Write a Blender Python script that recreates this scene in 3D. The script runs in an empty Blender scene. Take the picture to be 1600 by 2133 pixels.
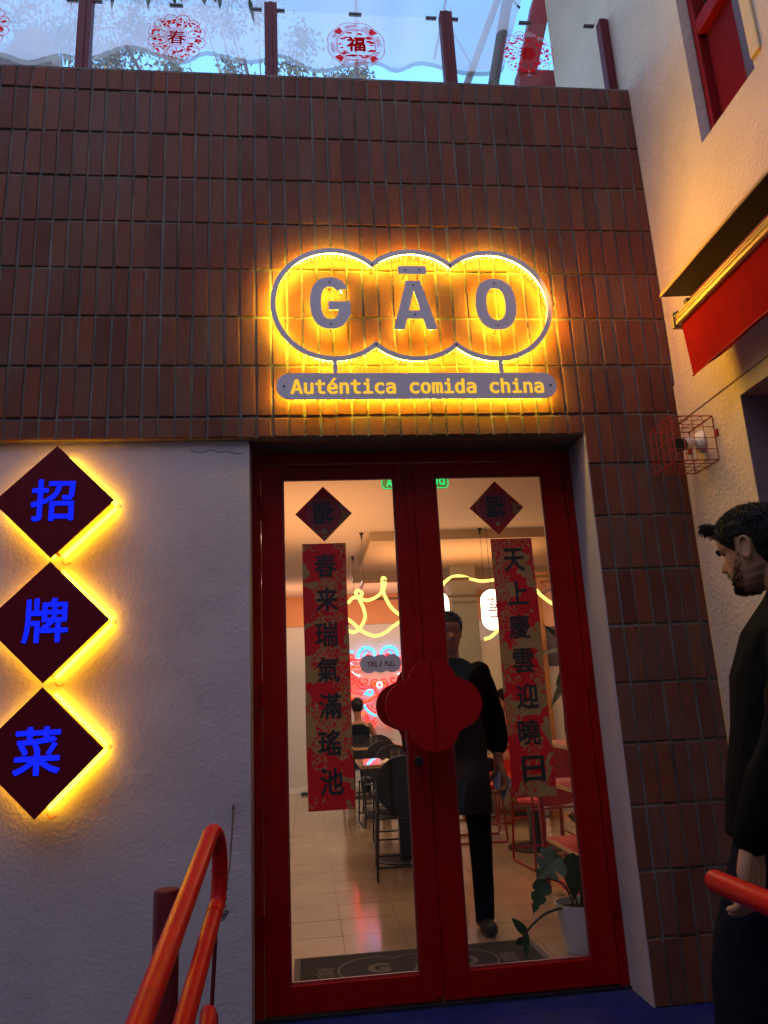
import bpy, bmesh, math, random
import numpy as np
from mathutils import Vector, Matrix, Euler
from mathutils.geometry import tessellate_polygon
random.seed(7)
PI = math.pi
S = bpy.context.scene
COL = S.collection

# ------------------------------------------------------------------ camera
cd = bpy.data.cameras.new('camera'); cam = bpy.data.objects.new('camera', cd); COL.objects.link(cam)
cr, cu, cw = Vector((0.99378437, -0.09996677, -0.04898238)), Vector((0.02241824, -0.25127548, 0.96765596)), Vector((0.10904151, 0.96273947, 0.24747256))
M = Matrix((cr, cu, -cw)).transposed().to_4x4(); M.translation = Vector((0, -3.2, 1.208)); cam.matrix_world = M
cd.sensor_fit = 'VERTICAL'; cd.sensor_height = 36.0; cd.lens = 1557.08 / 2133 * 36
cd.clip_start = 0.02; cd.clip_end = 400
S.camera = cam

# ------------------------------------------------------------------ world, exposure
W = bpy.data.worlds.new('World'); S.world = W; W.use_nodes = True
nt = W.node_tree; nt.nodes.clear()
sky = nt.nodes.new('ShaderNodeTexSky'); sky.sky_type = 'NISHITA'; sky.sun_disc = False
sky.sun_elevation = math.radians(4); sky.sun_rotation = math.radians(190)
sky.ozone_density = 3.6; sky.air_density = 1.0; sky.dust_density = 0.3
bg = nt.nodes.new('ShaderNodeBackground'); bg.inputs['Strength'].default_value = 0.13
out = nt.nodes.new('ShaderNodeOutputWorld')
nt.links.new(sky.outputs[0], bg.inputs[0]); nt.links.new(bg.outputs[0], out.inputs[0])
sl = bpy.data.lights.new('dusk_sun', 'SUN'); sl.energy = 0.19; sl.angle = math.radians(100); sl.color = (1.0, 0.62, 0.46)
so = bpy.data.objects.new('dusk_sun', sl); COL.objects.link(so)
so.rotation_euler = Vector((0.20, 0.66, -0.72)).to_track_quat('-Z', 'Y').to_euler()
S.view_settings.view_transform = 'Standard'; S.view_settings.look = 'None'
EXPO = 3.75; K = 2**-EXPO   # dusk exposure; K turns a brightness on the picture into lamp radiance
S.view_settings.exposure = EXPO; S.view_settings.gamma = 1; S.view_settings.use_curve_mapping = False
S.cycles.use_denoising = True
S.cycles.max_bounces = 10; S.cycles.transparent_max_bounces = 24
S.cycles.sample_clamp_indirect = 6.0

# ------------------------------------------------------------------ materials
def newmat(name):
    m = bpy.data.materials.new(name); m.use_nodes = True
    n = m.node_tree.nodes; n.clear()
    o = n.new('ShaderNodeOutputMaterial')
    return m, n, m.node_tree.links, o

def mat(name, col, rough=0.6, metal=0.0, var=0.12, vscale=6.0, bump=0.0, bscale=60.0, spec=0.5, coat=0.0, dirt=None, dscale=2.0, stretch=None, rvar=0.0):
    """principled surface whose colour wanders a little (two scales), with optional bump, dirt patches"""
    m, n, L, o = newmat(name)
    p = n.new('ShaderNodeBsdfPrincipled'); L.new(p.outputs[0], o.inputs[0])
    p.inputs['Roughness'].default_value = rough; p.inputs['Metallic'].default_value = metal
    p.inputs['Specular IOR Level'].default_value = spec; p.inputs['Coat Weight'].default_value = coat
    g = n.new('ShaderNodeNewGeometry'); src = g.outputs['Position']
    if stretch:
        mp = n.new('ShaderNodeMapping'); mp.inputs['Scale'].default_value = stretch; L.new(src, mp.inputs[0]); src = mp.outputs[0]
    t = n.new('ShaderNodeTexNoise'); t.inputs['Scale'].default_value = vscale; t.inputs['Detail'].default_value = 6; L.new(src, t.inputs['Vector'])
    r = n.new('ShaderNodeValToRGB'); L.new(t.outputs[0], r.inputs[0])
    c = np.array(col)
    lo, hi = np.clip(c*(1-var), 0, 1), np.clip(c*(1+var), 0, 1)
    r.color_ramp.elements[0].position = .3; r.color_ramp.elements[1].position = .7
    r.color_ramp.elements[0].color = (*lo, 1); r.color_ramp.elements[1].color = (*hi, 1)
    cs = r.outputs[0]
    if dirt:
        t2 = n.new('ShaderNodeTexNoise'); t2.inputs['Scale'].default_value = dscale; t2.inputs['Detail'].default_value = 8; t2.inputs['Roughness'].default_value = .7
        L.new(src, t2.inputs['Vector'])
        r2 = n.new('ShaderNodeValToRGB'); r2.color_ramp.elements[0].position = .5; r2.color_ramp.elements[1].position = .72
        L.new(t2.outputs[0], r2.inputs[0])
        mx = n.new('ShaderNodeMixRGB'); L.new(r2.outputs[0], mx.inputs[0]); L.new(cs, mx.inputs[1]); mx.inputs[2].default_value = (*dirt, 1); cs = mx.outputs[0]
    L.new(cs, p.inputs['Base Color'])
    if rvar:
        mr = n.new('ShaderNodeMapRange'); mr.inputs[3].default_value = max(.02, rough-rvar); mr.inputs[4].default_value = rough+rvar
        L.new(t.outputs[0], mr.inputs[0]); L.new(mr.outputs[0], p.inputs['Roughness'])
    if bump:
        tb = n.new('ShaderNodeTexNoise'); tb.inputs['Scale'].default_value = bscale; tb.inputs['Detail'].default_value = 5; L.new(src, tb.inputs['Vector'])
        b = n.new('ShaderNodeBump'); b.inputs['Strength'].default_value = bump; b.inputs['Distance'].default_value = .01
        L.new(tb.outputs[0], b.inputs['Height']); L.new(b.outputs[0], p.inputs['Normal'])
    return m

def emit(name, col, strength):
    m, n, L, o = newmat(name)
    e = n.new('ShaderNodeEmission'); e.inputs[0].default_value = (*col, 1); e.inputs[1].default_value = strength*K
    L.new(e.outputs[0], o.inputs[0]); return m

def glass(name, tint=(1, 1, 1), refl=1.0, f0=0.045):
    m, n, L, o = newmat(name)
    t = n.new('ShaderNodeBsdfTransparent'); t.inputs[0].default_value = (*tint, 1)
    g = n.new('ShaderNodeBsdfGlossy'); g.inputs['Roughness'].default_value = 0.01; g.inputs[0].default_value = (refl, refl, refl, 1)
    lw = n.new('ShaderNodeFresnel'); lw.inputs[0].default_value = 1.45
    gm = n.new('ShaderNodeNewGeometry'); fr = n.new('ShaderNodeMath'); fr.operation = 'SUBTRACT'; fr.inputs[0].default_value = 1; L.new(gm.outputs['Backfacing'], fr.inputs[1])
    ml = n.new('ShaderNodeMath'); ml.operation = 'MULTIPLY'; L.new(lw.outputs[0], ml.inputs[0]); L.new(fr.outputs[0], ml.inputs[1])   # reflect at the outer faces only
    mx = n.new('ShaderNodeMixShader'); L.new(ml.outputs[0], mx.inputs[0]); L.new(t.outputs[0], mx.inputs[1]); L.new(g.outputs[0], mx.inputs[2]); L.new(mx.outputs[0], o.inputs[0])
    return m

def sheer(name, col, transp, transl=0.5):
    """thin cloth or film: part see-through, part lit from both sides"""
    m, n, L, o = newmat(name)
    t = n.new('ShaderNodeBsdfTransparent')
    d = n.new('ShaderNodeBsdfDiffuse'); d.inputs[0].default_value = (*col, 1)
    tr = n.new('ShaderNodeBsdfTranslucent'); tr.inputs[0].default_value = (*col, 1)
    a = n.new('ShaderNodeMixShader'); a.inputs[0].default_value = transl; L.new(d.outputs[0], a.inputs[1]); L.new(tr.outputs[0], a.inputs[2])
    b = n.new('ShaderNodeMixShader'); b.inputs[0].default_value = transp; L.new(a.outputs[0], b.inputs[1]); L.new(t.outputs[0], b.inputs[2])
    g = n.new('ShaderNodeNewGeometry'); tx = n.new('ShaderNodeTexNoise'); tx.inputs['Scale'].default_value = 1.7; tx.inputs['Detail'].default_value = 6
    L.new(g.outputs['Position'], tx.inputs['Vector'])
    mr = n.new('ShaderNodeMapRange'); mr.inputs[1].default_value = .3; mr.inputs[2].default_value = .7; mr.inputs[3].default_value = max(0, transp-.1); mr.inputs[4].default_value = min(1, transp+.1)
    L.new(tx.outputs[0], mr.inputs[0]); L.new(mr.outputs[0], b.inputs[0])
    L.new(b.outputs[0], o.inputs[0]); return m

def brick_mat():
    m, n, L, o = newmat('fired_brick')
    p = n.new('ShaderNodeBsdfPrincipled'); L.new(p.outputs[0], o.inputs[0]); p.inputs['Roughness'].default_value = .68; p.inputs['Specular IOR Level'].default_value = .18
    g = n.new('ShaderNodeNewGeometry'); oi = n.new('ShaderNodeObjectInfo')
    ad = n.new('ShaderNodeMath'); ad.operation = 'ADD'; L.new(oi.outputs['Random'], ad.inputs[0]); L.new(g.outputs['Random Per Island'], ad.inputs[1])
    fr = n.new('ShaderNodeMath'); fr.operation = 'FRACT'; L.new(ad.outputs[0], fr.inputs[0])
    r = n.new('ShaderNodeValToRGB'); L.new(fr.outputs[0], r.inputs[0])
    els = r.color_ramp.elements
    els[0].position = 0; els[0].color = (.150, .040, .026, 1); els[1].position = 1; els[1].color = (.250, .066, .032, 1)
    for pos, c in ((.25, (.20, .054, .034)), (.45, (.165, .054, .042)), (.62, (.235, .060, .031)), (.8, (.20, .072, .054))):
        e = els.new(pos); e.color = (*c, 1)
    # streaks along the brick and grey mortar haze with edges of its own
    mp = n.new('ShaderNodeMapping'); mp.inputs['Scale'].default_value = (60, 1, 6); L.new(g.outputs['Position'], mp.inputs[0])
    t = n.new('ShaderNodeTexNoise'); t.inputs['Scale'].default_value = 1.0; t.inputs['Detail'].default_value = 8; t.inputs['Roughness'].default_value = .65; L.new(mp.outputs[0], t.inputs['Vector'])
    mx = n.new('ShaderNodeMixRGB'); mx.blend_type = 'MULTIPLY'; mx.inputs[0].default_value = .55; L.new(r.outputs[0], mx.inputs[1])
    r1 = n.new('ShaderNodeValToRGB'); r1.color_ramp.elements[0].position = .3; r1.color_ramp.elements[0].color = (.45, .40, .40, 1); r1.color_ramp.elements[1].position = .75; r1.color_ramp.elements[1].color = (1.08, 1.06, 1.08, 1)
    L.new(t.outputs[0], r1.inputs[0]); L.new(r1.outputs[0], mx.inputs[2])
    t2 = n.new('ShaderNodeTexNoise'); t2.inputs['Scale'].default_value = 2.6; t2.inputs['Detail'].default_value = 10; t2.inputs['Roughness'].default_value = .68; L.new(g.outputs['Position'], t2.inputs['Vector'])
    r2 = n.new('ShaderNodeValToRGB'); r2.color_ramp.elements[0].position = .46; r2.color_ramp.elements[1].position = .76; L.new(t2.outputs[0], r2.inputs[0])
    hz = n.new('ShaderNodeMath'); hz.operation = 'MULTIPLY'; hz.inputs[1].default_value = .8; L.new(r2.outputs[0], hz.inputs[0])
    mx2 = n.new('ShaderNodeMixRGB'); L.new(hz.outputs[0], mx2.inputs[0]); L.new(mx.outputs[0], mx2.inputs[1]); mx2.inputs[2].default_value = (.15, .095, .075, 1)
    dl = n.new('ShaderNodeMixRGB'); dl.blend_type = 'MULTIPLY'; dl.inputs[0].default_value = 1; L.new(mx2.outputs[0], dl.inputs[1]); dl.inputs[2].default_value = (.80, .84, .72, 1)
    L.new(dl.outputs[0], p.inputs['Base Color'])
    tb = n.new('ShaderNodeTexNoise'); tb.inputs['Scale'].default_value = 90; tb.inputs['Detail'].default_value = 6; L.new(g.outputs['Position'], tb.inputs['Vector'])
    am = n.new('ShaderNodeMath'); am.operation = 'ADD'; L.new(tb.outputs[0], am.inputs[0]); L.new(t.outputs[0], am.inputs[1])
    b = n.new('ShaderNodeBump'); b.inputs['Strength'].default_value = .35; b.inputs['Distance'].default_value = .006; L.new(am.outputs[0], b.inputs['Height']); L.new(b.outputs[0], p.inputs['Normal'])
    return m

def banner_mat(name, seed, red=(.42, .007, .012), gold=(.26, .18, .075), thr=.52):
    """printed red paper: olive-gold clouds, blossoms and fine line work"""
    m, n, L, o = newmat(name)
    p = n.new('ShaderNodeBsdfPrincipled'); p.inputs['Roughness'].default_value = .55
    tr = n.new('ShaderNodeBsdfTranslucent'); ms = n.new('ShaderNodeMixShader'); ms.inputs[0].default_value = .42
    L.new(p.outputs[0], ms.inputs[1]); L.new(tr.outputs[0], ms.inputs[2]); L.new(ms.outputs[0], o.inputs[0])
    tc = n.new('ShaderNodeTexCoord'); mp = n.new('ShaderNodeMapping'); mp.inputs['Location'].default_value = (seed, seed*1.7, seed*.6); L.new(tc.outputs['Object'], mp.inputs[0])
    w = n.new('ShaderNodeTexNoise'); w.inputs['Scale'].default_value = 9; w.inputs['Detail'].default_value = 3; L.new(mp.outputs[0], w.inputs['Vector'])
    va = n.new('ShaderNodeMixRGB'); va.blend_type = 'LINEAR_LIGHT'; va.inputs[0].default_value = .10; L.new(mp.outputs[0], va.inputs[1]); L.new(w.outputs['Color'], va.inputs[2])
    t = n.new('ShaderNodeTexNoise'); t.inputs['Scale'].default_value = 6.5; t.inputs['Detail'].default_value = 1.5; L.new(va.outputs[0], t.inputs['Vector'])
    r = n.new('ShaderNodeValToRGB'); r.color_ramp.interpolation = 'CONSTANT'; r.color_ramp.elements[0].color = (0, 0, 0, 1); r.color_ramp.elements[1].position = thr; r.color_ramp.elements[1].color = (1, 1, 1, 1); L.new(t.outputs[0], r.inputs[0])
    v = n.new('ShaderNodeTexVoronoi'); v.feature = 'DISTANCE_TO_EDGE'; v.inputs['Scale'].default_value = 34; L.new(va.outputs[0], v.inputs['Vector'])
    r3 = n.new('ShaderNodeValToRGB'); r3.color_ramp.interpolation = 'CONSTANT'; r3.color_ramp.elements[0].color = (1, 1, 1, 1); r3.color_ramp.elements[1].position = .07; r3.color_ramp.elements[1].color = (0, 0, 0, 1); L.new(v.outputs['Distance'], r3.inputs[0])
    t4 = n.new('ShaderNodeTexNoise'); t4.inputs['Scale'].default_value = 8; L.new(mp.outputs[0], t4.inputs['Vector'])
    r4 = n.new('ShaderNodeValToRGB'); r4.color_ramp.interpolation = 'CONSTANT'; r4.color_ramp.elements[1].position = .5; r4.color_ramp.elements[1].color = (1, 1, 1, 1); r4.color_ramp.elements[0].color = (0, 0, 0, 1); L.new(t4.outputs[0], r4.inputs[0])
    mm = n.new('ShaderNodeMath'); mm.operation = 'MULTIPLY'; L.new(r3.outputs[0], mm.inputs[0]); L.new(r4.outputs[0], mm.inputs[1])
    xo = n.new('ShaderNodeMath'); xo.operation = 'SUBTRACT'; L.new(r.outputs[0], xo.inputs[0]); L.new(mm.outputs[0], xo.inputs[1])
    ab = n.new('ShaderNodeMath'); ab.operation = 'ABSOLUTE'; L.new(xo.outputs[0], ab.inputs[0])
    mx = n.new('ShaderNodeMixRGB'); L.new(ab.outputs[0], mx.inputs[0]); mx.inputs[1].default_value = (*red, 1); mx.inputs[2].default_value = (*gold, 1)
    L.new(mx.outputs[0], p.inputs['Base Color']); L.new(mx.outputs[0], tr.inputs[0])
    return m

# ------------------------------------------------------------------ mesh building
BOLD_SHIFTS = [(0, 0), (1, .3), (-1, -.3), (.3, -1), (-.3, 1), (.8, .8), (-.8, -.8)]
class MB:
    def __init__(s): s.v = []; s.f = []
    def add(s, vs, fs):
        k = len(s.v); s.v += [tuple(x) for x in vs]; s.f += [tuple(i+k for i in f) for f in fs]; return s
    def box(s, x0, x1, y0, y1, z0, z1):
        return s.add([(x0,y0,z0),(x1,y0,z0),(x1,y1,z0),(x0,y1,z0),(x0,y0,z1),(x1,y0,z1),(x1,y1,z1),(x0,y1,z1)],
                     [(0,3,2,1),(4,5,6,7),(0,1,5,4),(1,2,6,5),(2,3,7,6),(3,0,4,7)])
    def tube(s, path, r, n=8, caps=True, closed=False):
        P = [Vector(p) for p in path]; N = len(P); rr = r if isinstance(r, (list, tuple)) else [r]*N
        vs = []; up = None
        for i, p in enumerate(P):
            if closed: d = P[(i+1) % N]-P[i-1]
            else: d = P[min(i+1, N-1)]-P[max(i-1, 0)]
            d.normalize()
            if up is None:
                up = Vector((0, 0, 1)) if abs(d.z) < .9 else Vector((1, 0, 0))
            a = d.cross(up); 
            if a.length < 1e-6: a = d.orthogonal()
            a.normalize(); up = a.cross(d).normalized()
            for k in range(n):
                t = 2*PI*k/n; vs.append(p+a*math.cos(t)*rr[i]+up*math.sin(t)*rr[i])
        fs = []
        for i in range(N if closed else N-1):
            j = (i+1) % N
            for k in range(n):
                k2 = (k+1) % n; fs.append((i*n+k, i*n+k2, j*n+k2, j*n+k))
        if caps and not closed: fs.append(tuple(range(n))[::-1]); fs.append(tuple((N-1)*n+k for k in range(n)))
        return s.add(vs, fs)
    def lathe(s, prof, c, n=24, axis='z', capb=True, capt=True):
        vs = []; fs = []
        for (r, h) in prof:
            for k in range(n):
                t = 2*PI*k/n; a, b = r*math.cos(t), r*math.sin(t)
                q = (a, b, h) if axis == 'z' else ((a, h, b) if axis == 'y' else (h, a, b))
                vs.append((c[0]+q[0], c[1]+q[1], c[2]+q[2]))
        for i in range(len(prof)-1):
            for k in range(n):
                k2 = (k+1) % n; fs.append((i*n+k, i*n+k2, (i+1)*n+k2, (i+1)*n+k))
        if capb: fs.append(tuple(range(n))[::-1])
        if capt: fs.append(tuple((len(prof)-1)*n+k for k in range(n)))
        return s.add(vs, fs)
    def prism(s, loops, y0, y1, plane='xz'):
        """loops: outer then holes, 2D; extruded from y0 to y1"""
        def P(p, h): return (p[0], h, p[1]) if plane == 'xz' else ((h, p[0], p[1]) if plane == 'yz' else (p[0], p[1], h))
        tri = tessellate_polygon([[Vector((p[0], p[1], 0)) for p in l] for l in loops])
        flat = [p for l in loops for p in l]; n = len(flat)
        vs = [P(p, y0) for p in flat]+[P(p, y1) for p in flat]
        fs = [tuple(t) for t in tri]+[tuple(i+n for i in t[::-1]) for t in tri]
        k = 0
        for l in loops:
            m = len(l)
            for i in range(m): a, b = k+i, k+(i+1) % m; fs.append((a, b, b+n, a+n))
            k += m
        return s.add(vs, fs)
    def mesh(s, name, m, smooth=False):
        me = bpy.data.meshes.new(name); me.from_pydata(s.v, [], s.f); me.validate()
        bm = bmesh.new(); bm.from_mesh(me); bmesh.ops.recalc_face_normals(bm, faces=bm.faces); bm.to_mesh(me); bm.free()
        if m: me.materials.append(m)
        if smooth:
            me.polygons.foreach_set('use_smooth', [True]*len(me.polygons)); me.set_sharp_from_angle(angle=math.radians(38))
        return me

def link(name, data, parent=None):
    o = bpy.data.objects.new(name, data); COL.objects.link(o)
    if parent: o.parent = parent
    return o
def thing(name, label, cat, loc=(0, 0, 0), group=None, data=None):
    o = link(name, data); o.location = loc; o['label'] = label; o['category'] = cat
    if group: o['group'] = group
    return o
def rootloc(o):
    v = Vector((0, 0, 0))
    while o: v += o.location; o = o.parent
    return v
def part(parent, name, mb, m, smooth=False, label=None, bevel=0, kind=None):
    """a child whose vertices were given in world coordinates"""
    off = rootloc(parent)
    mb.v = [(a-off.x, b-off.y, c-off.z) for a, b, c in mb.v]
    o = link(name, mb.mesh(name, m, smooth), parent)
    if bevel:
        b = o.modifiers.new('bevel', 'BEVEL'); b.width = bevel; b.segments = 2; b.limit_method = 'ANGLE'
    if label: o['label'] = label
    if kind: o['kind'] = kind
    return o
def copy_tree(o, parent=None):
    c = o.copy(); COL.objects.link(c); c.parent = parent
    for ch in list(o.children): copy_tree(ch, c)
    return c
def structure(name, mb, m, smooth=False):
    o = link(name, mb.mesh(name, m, smooth)); o['kind'] = 'structure'; return o

def arc(c, r, a0, a1, n=16):
    a0, a1 = math.radians(a0), math.radians(a1)
    return [(c[0]+r*math.cos(a0+(a1-a0)*i/n), c[1]+r*math.sin(a0+(a1-a0)*i/n)) for i in range(n+1)]
def smooth_path(pts, n=6):
    """Catmull-Rom through the points"""
    P = [Vector(p) for p in pts]; out = []
    for i in range(len(P)-1):
        a, b, c, d = P[max(i-1, 0)], P[i], P[i+1], P[min(i+2, len(P)-1)]
        for k in range(n):
            t = k/n; out.append(.5*((2*b)+(c-a)*t+(2*a-5*b+4*c-d)*t*t+(3*b-a-3*c+d)*t**3))
    out.append(P[-1]); return out

FONTS = {}
def font(fn):
    if fn not in FONTS:
        try: FONTS[fn] = bpy.data.fonts.load(bpy.utils.system_resource('DATAFILES', path='fonts')+'/'+fn)
        except Exception: FONTS[fn] = None
    return FONTS[fn]
def text_obj(txt, offset=0.0, extrude=0.0, fn=None, spacing=1.0):
    cu_ = bpy.data.curves.new('text', 'FONT'); cu_.body = txt; cu_.offset = offset; cu_.extrude = extrude; cu_.space_character = spacing; cu_.resolution_u = 4
    f = font(fn) if fn else None
    if f: cu_.font = f
    o = bpy.data.objects.new('text', cu_); COL.objects.link(o); return o
def glyph(txt, w, h, c, y, depth=.001, bold=.0, rot=0, fn=None, mirror=False, spacing=1.0):
    """flat lettering as an MB in the XZ plane, fitted to w x h (h None keeps proportions), centred on c"""
    o = text_obj(txt, bold, 0, fn, spacing)
    bpy.context.view_layer.update()
    dg = bpy.context.evaluated_depsgraph_get(); me = bpy.data.meshes.new_from_object(o.evaluated_get(dg))
    V = np.array([v.co[:2] for v in me.vertices]); F = [tuple(p.vertices) for p in me.polygons]
    bpy.data.objects.remove(o, do_unlink=True)
    lo, hi = V.min(0), V.max(0); sz = hi-lo
    V = V-(lo+hi)/2
    sx = w/sz[0]; sz_ = sx if h is None else h/sz[1]
    V = V*np.array([sx*(-1 if mirror else 1), sz_])
    ca, sa = math.cos(rot), math.sin(rot); V = V@np.array([[ca, sa], [-sa, ca]])
    mb = MB(); n = len(V)
    # extrude: front at y, back at y+depth
    edges = {}
    for f in F:
        for a, b in zip(f, f[1:]+f[:1]): edges[(a, b)] = edges.get((a, b), 0)+1
    rim = [(a, b) for (a, b) in edges if (b, a) not in edges]
    vs = [(c[0]+p[0], y, c[1]+p[1]) for p in V]+[(c[0]+p[0], y+depth, c[1]+p[1]) for p in V]
    mb.add(vs, list(F)+[tuple(i+n for i in f[::-1]) for f in F]+[(a, b, b+n, a+n) for a, b in rim])
    return mb

def brush(txt, w, h, c, y, k, depth=.0003, bold=.0025, rot=0):
    """a heavier brush character: the glyph stacked with small shifts, each copy a hair behind the last"""
    m = MB()
    for i, (a, b) in enumerate(BOLD_SHIFTS):
        g = glyph(txt, w, h, (c[0]+a*k, c[1]+b*k), y+i*.00012, depth, bold, rot); m.add(g.v, g.f)
    return m

# ------------------------------------------------------------------ shared materials
M_brick = brick_mat()
M_mortar = mat('mortar', (.135, .112, .092), .9, var=.5, vscale=5, bump=.5, bscale=120)
M_plaster = mat('grey_plaster', (.45, .375, .365), .85, var=.05, vscale=3, bump=.30, bscale=75, dirt=(.36, .30, .295), dscale=1.3)
M_cream = mat('cream_plaster', (.56, .44, .34), .85, var=.06, vscale=4, bump=.75, bscale=55, dirt=(.48, .37, .28), dscale=1.8)
M_red = mat('red_gloss_paint', (.25, .0016, .002), .30, var=.10, vscale=9, bump=.05, bscale=30, spec=.14, rvar=.08)
M_redrail = mat('red_rail_paint', (.42, .003, .003), .34, var=.12, vscale=14, spec=.16, bump=.04, bscale=40, dirt=(.30, .02, .012), dscale=9)
M_darkred = mat('dark_red_steel', (.10, .003, .007), .55, spec=.25, var=.12, vscale=12)
M_blue = mat('blue_floor_paint', (.006, .010, .085), .75, spec=.2, var=.25, vscale=7, bump=.2, bscale=60, dirt=(.03, .032, .075), dscale=4)
M_black = mat('black_metal', (.012, .012, .014), .4, var=.1)
M_white = mat('white_plastic', (.75, .74, .70), .4, var=.03)
M_steel = mat('grey_sign_metal', (.56, .51, .53), .5, var=.05)
M_glass = glass('clear_glass')

# ------------------------------------------------------------------ ground
structure('courtyard_ground', MB().box(-60, 60, -60, -2.9, -.6, -.29), mat('paving', (.12, .11, .10), .8, var=.2))
structure('blue_floor', MB().prism([[(-2.9, -.287), (-1.25, .0), (.285, .0), (.285, -.6), (-2.9, -.6)]], -3.2, 2.0, 'yz'), M_blue)

structure('unseen_opposite_wall', MB().box(-14, 14, -9, -8.5, -.6, 9.6).box(-7, -6.5, -8.5, 0, -.6, 9), mat('opposite_render', (.22, .17, .14), .9, var=.15))  # unseen walls, placed and sized to hold sky light off the facade

# ------------------------------------------------------------------ brick wall over and beside the door
PX, RZ = .0725, .2496
wall = thing('brick_wall', 'tall red brick wall of upright stacked bricks around the double door', 'wall')
mort = MB().box(-3.3, 1.8035, .007, .30, 2.39, 2.6325); mort.box(-3.3, 1.8142, .007, .30, 2.633, 4.359); mort.box(1.334, 1.803, .007, .30, 0, 2.3895)
part(wall, 'mortar', mort, M_mortar)
part(wall, 'wall_cap', MB().box(-3.3, 1.8135, .0045, .31, 4.3595, 4.372), M_mortar)
def brick_mb(h, seed):
    r = random.Random(seed); w, d, c = .0625, .022, .0035
    j = lambda s=.0021: r.uniform(-s, s)
    fx = [(-w/2+c+j(), -h/2+c+j()), (w/2-c+j(), -h/2+c+j()), (w/2-c+j(), h/2-c+j()), (-w/2+c+j(), h/2-c+j())]
    ox = [(-w/2+j(), -h/2+j()), (w/2+j(), -h/2+j()), (w/2+j(), h/2+j()), (-w/2+j(), h/2+j())]
    vs = [(p[0], 0, p[1]) for p in fx]+[(p[0], c, p[1]) for p in ox]+[(p[0], d, p[1]) for p in ox]
    fs = [(0, 1, 2, 3)]
    for k in range(4):
        q = (k+1) % 4; fs += [(k, k+4, q+4, q), (k+4, k+8, q+8, q+4)]
    return MB().add(vs, fs)
BH = {'full': .2385, 'half': .088, 'top': .118}
bmesh_ = {k: [brick_mb(h, i*7+len(k)).mesh('brick_'+k, M_brick) for i in range(6)] for k, h in BH.items()}
slots = []
x0 = 1.328
for i in range(-49, 7):
    x = x0+PX*(i+.5)
    if x > 1.77: continue
    slots.append((x, 4.235+.066, 'top'))
    for k in range(7): slots.append((x, 4.235-RZ*(k+.5), 'full'))
    if i < 0: slots.append((x, 2.488-.0055-.0465, 'half'))
    else:
        for k in range(9): slots.append((x, 2.488-RZ*(k+.5), 'full'))
        slots.append((x, .12, 'full'))
def seen(s):
    q = Vector((s[0], 0, s[1]))-Vector((0, -3.2, 1.208)); z = q.dot(cw); a, b = q.dot(cr)/z, q.dot(cu)/z
    return (abs(a) < .54 and abs(b) < .71, BH[s[2]]/z/z)
slots.sort(key=seen, reverse=True)
rest = MB(); rb = random.Random(3)
for n, (x, z, k) in enumerate(slots):
    me = rb.choice(bmesh_[k]); px = (x+rb.uniform(-.0018, .0018), rb.uniform(-.0025, .0025), z+rb.uniform(-.0012, .0012)); ry = rb.uniform(-.007, .007)
    if n < 300:
        o = link('brick', me, wall); o.location = px; o.rotation_euler = (0, ry, 0)
    else:
        R = Matrix.Rotation(ry, 3, 'Y')
        rest.add([tuple(R@v.co+Vector(px)) for v in me.vertices], [tuple(p.vertices) for p in me.polygons])
for z, k in [(4.301, 'top')]+[(4.235-RZ*(q+.5), 'full') for q in range(17)]:
    xr = 1.8125 if z > 2.64 else 1.8015
    if z < .2: k, z = 'full', .12
    g = [(1.7655-1.331, xr-1.331)]; me = bmesh_[k][0]; s_ = (xr-1.7665)/.0625
    rest.add([(v.co.x*s_+(1.7665+xr)/2, v.co.y-.0005, v.co.z+z) for v in me.vertices], [tuple(p.vertices) for p in me.polygons])
rp = link('brick', rest.mesh('outer_bricks', M_brick), wall); rp['kind'] = 'stuff'
# plaster lining of the door recess
part(wall, 'door_reveal', MB().box(1.3275, 1.3335, .004, .30, 0, 2.3885), M_plaster)
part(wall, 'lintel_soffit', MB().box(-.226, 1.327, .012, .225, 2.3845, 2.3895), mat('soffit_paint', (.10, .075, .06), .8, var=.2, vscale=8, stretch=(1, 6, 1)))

# ------------------------------------------------------------------ grey plaster wall with the diamond signs
pw = thing('plaster_wall', 'grey textured plaster wall left of the red double door', 'wall')
pm = MB()   # slightly wavy trowelled face
nx, nz = 60, 48; vs = []; rr = random.Random(5)
from mathutils import noise
for a in range(nx+1):
    for b in range(nz+1):
        x = -3.3+(3.07)*a/nx; z = 2.376*b/nz
        e = min(1, (nx-a)/2)*min(1, (nz-b)/2)
        vs.append((x, .035+e*.004*noise.noise(Vector((x*3.1, 0, z*3.1)))+e*.0014*noise.noise(Vector((x*11, 2, z*11))), z))
fs = [(a*(nz+1)+b, (a+1)*(nz+1)+b, (a+1)*(nz+1)+b+1, a*(nz+1)+b+1) for a in range(nx) for b in range(nz)]
pm.add(vs, fs); part(pw, 'plaster_face', pm, M_plaster, smooth=True)
part(pw, 'wall_body', MB().box(-3.3, -.2305, .0365, .30, 0, 2.3875), M_plaster)
cp = [(-.495, 2.352), (-.47, 2.338), (-.43, 2.335), (-.40, 2.345), (-.36, 2.332), (-.33, 2.338), (-.29, 2.326), (-.265, 2.325)]
part(pw, 'crack', MB().tube(smooth_path([(x, .0338, z) for x, z in cp], 4), .0011, 4), M_black)

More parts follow.
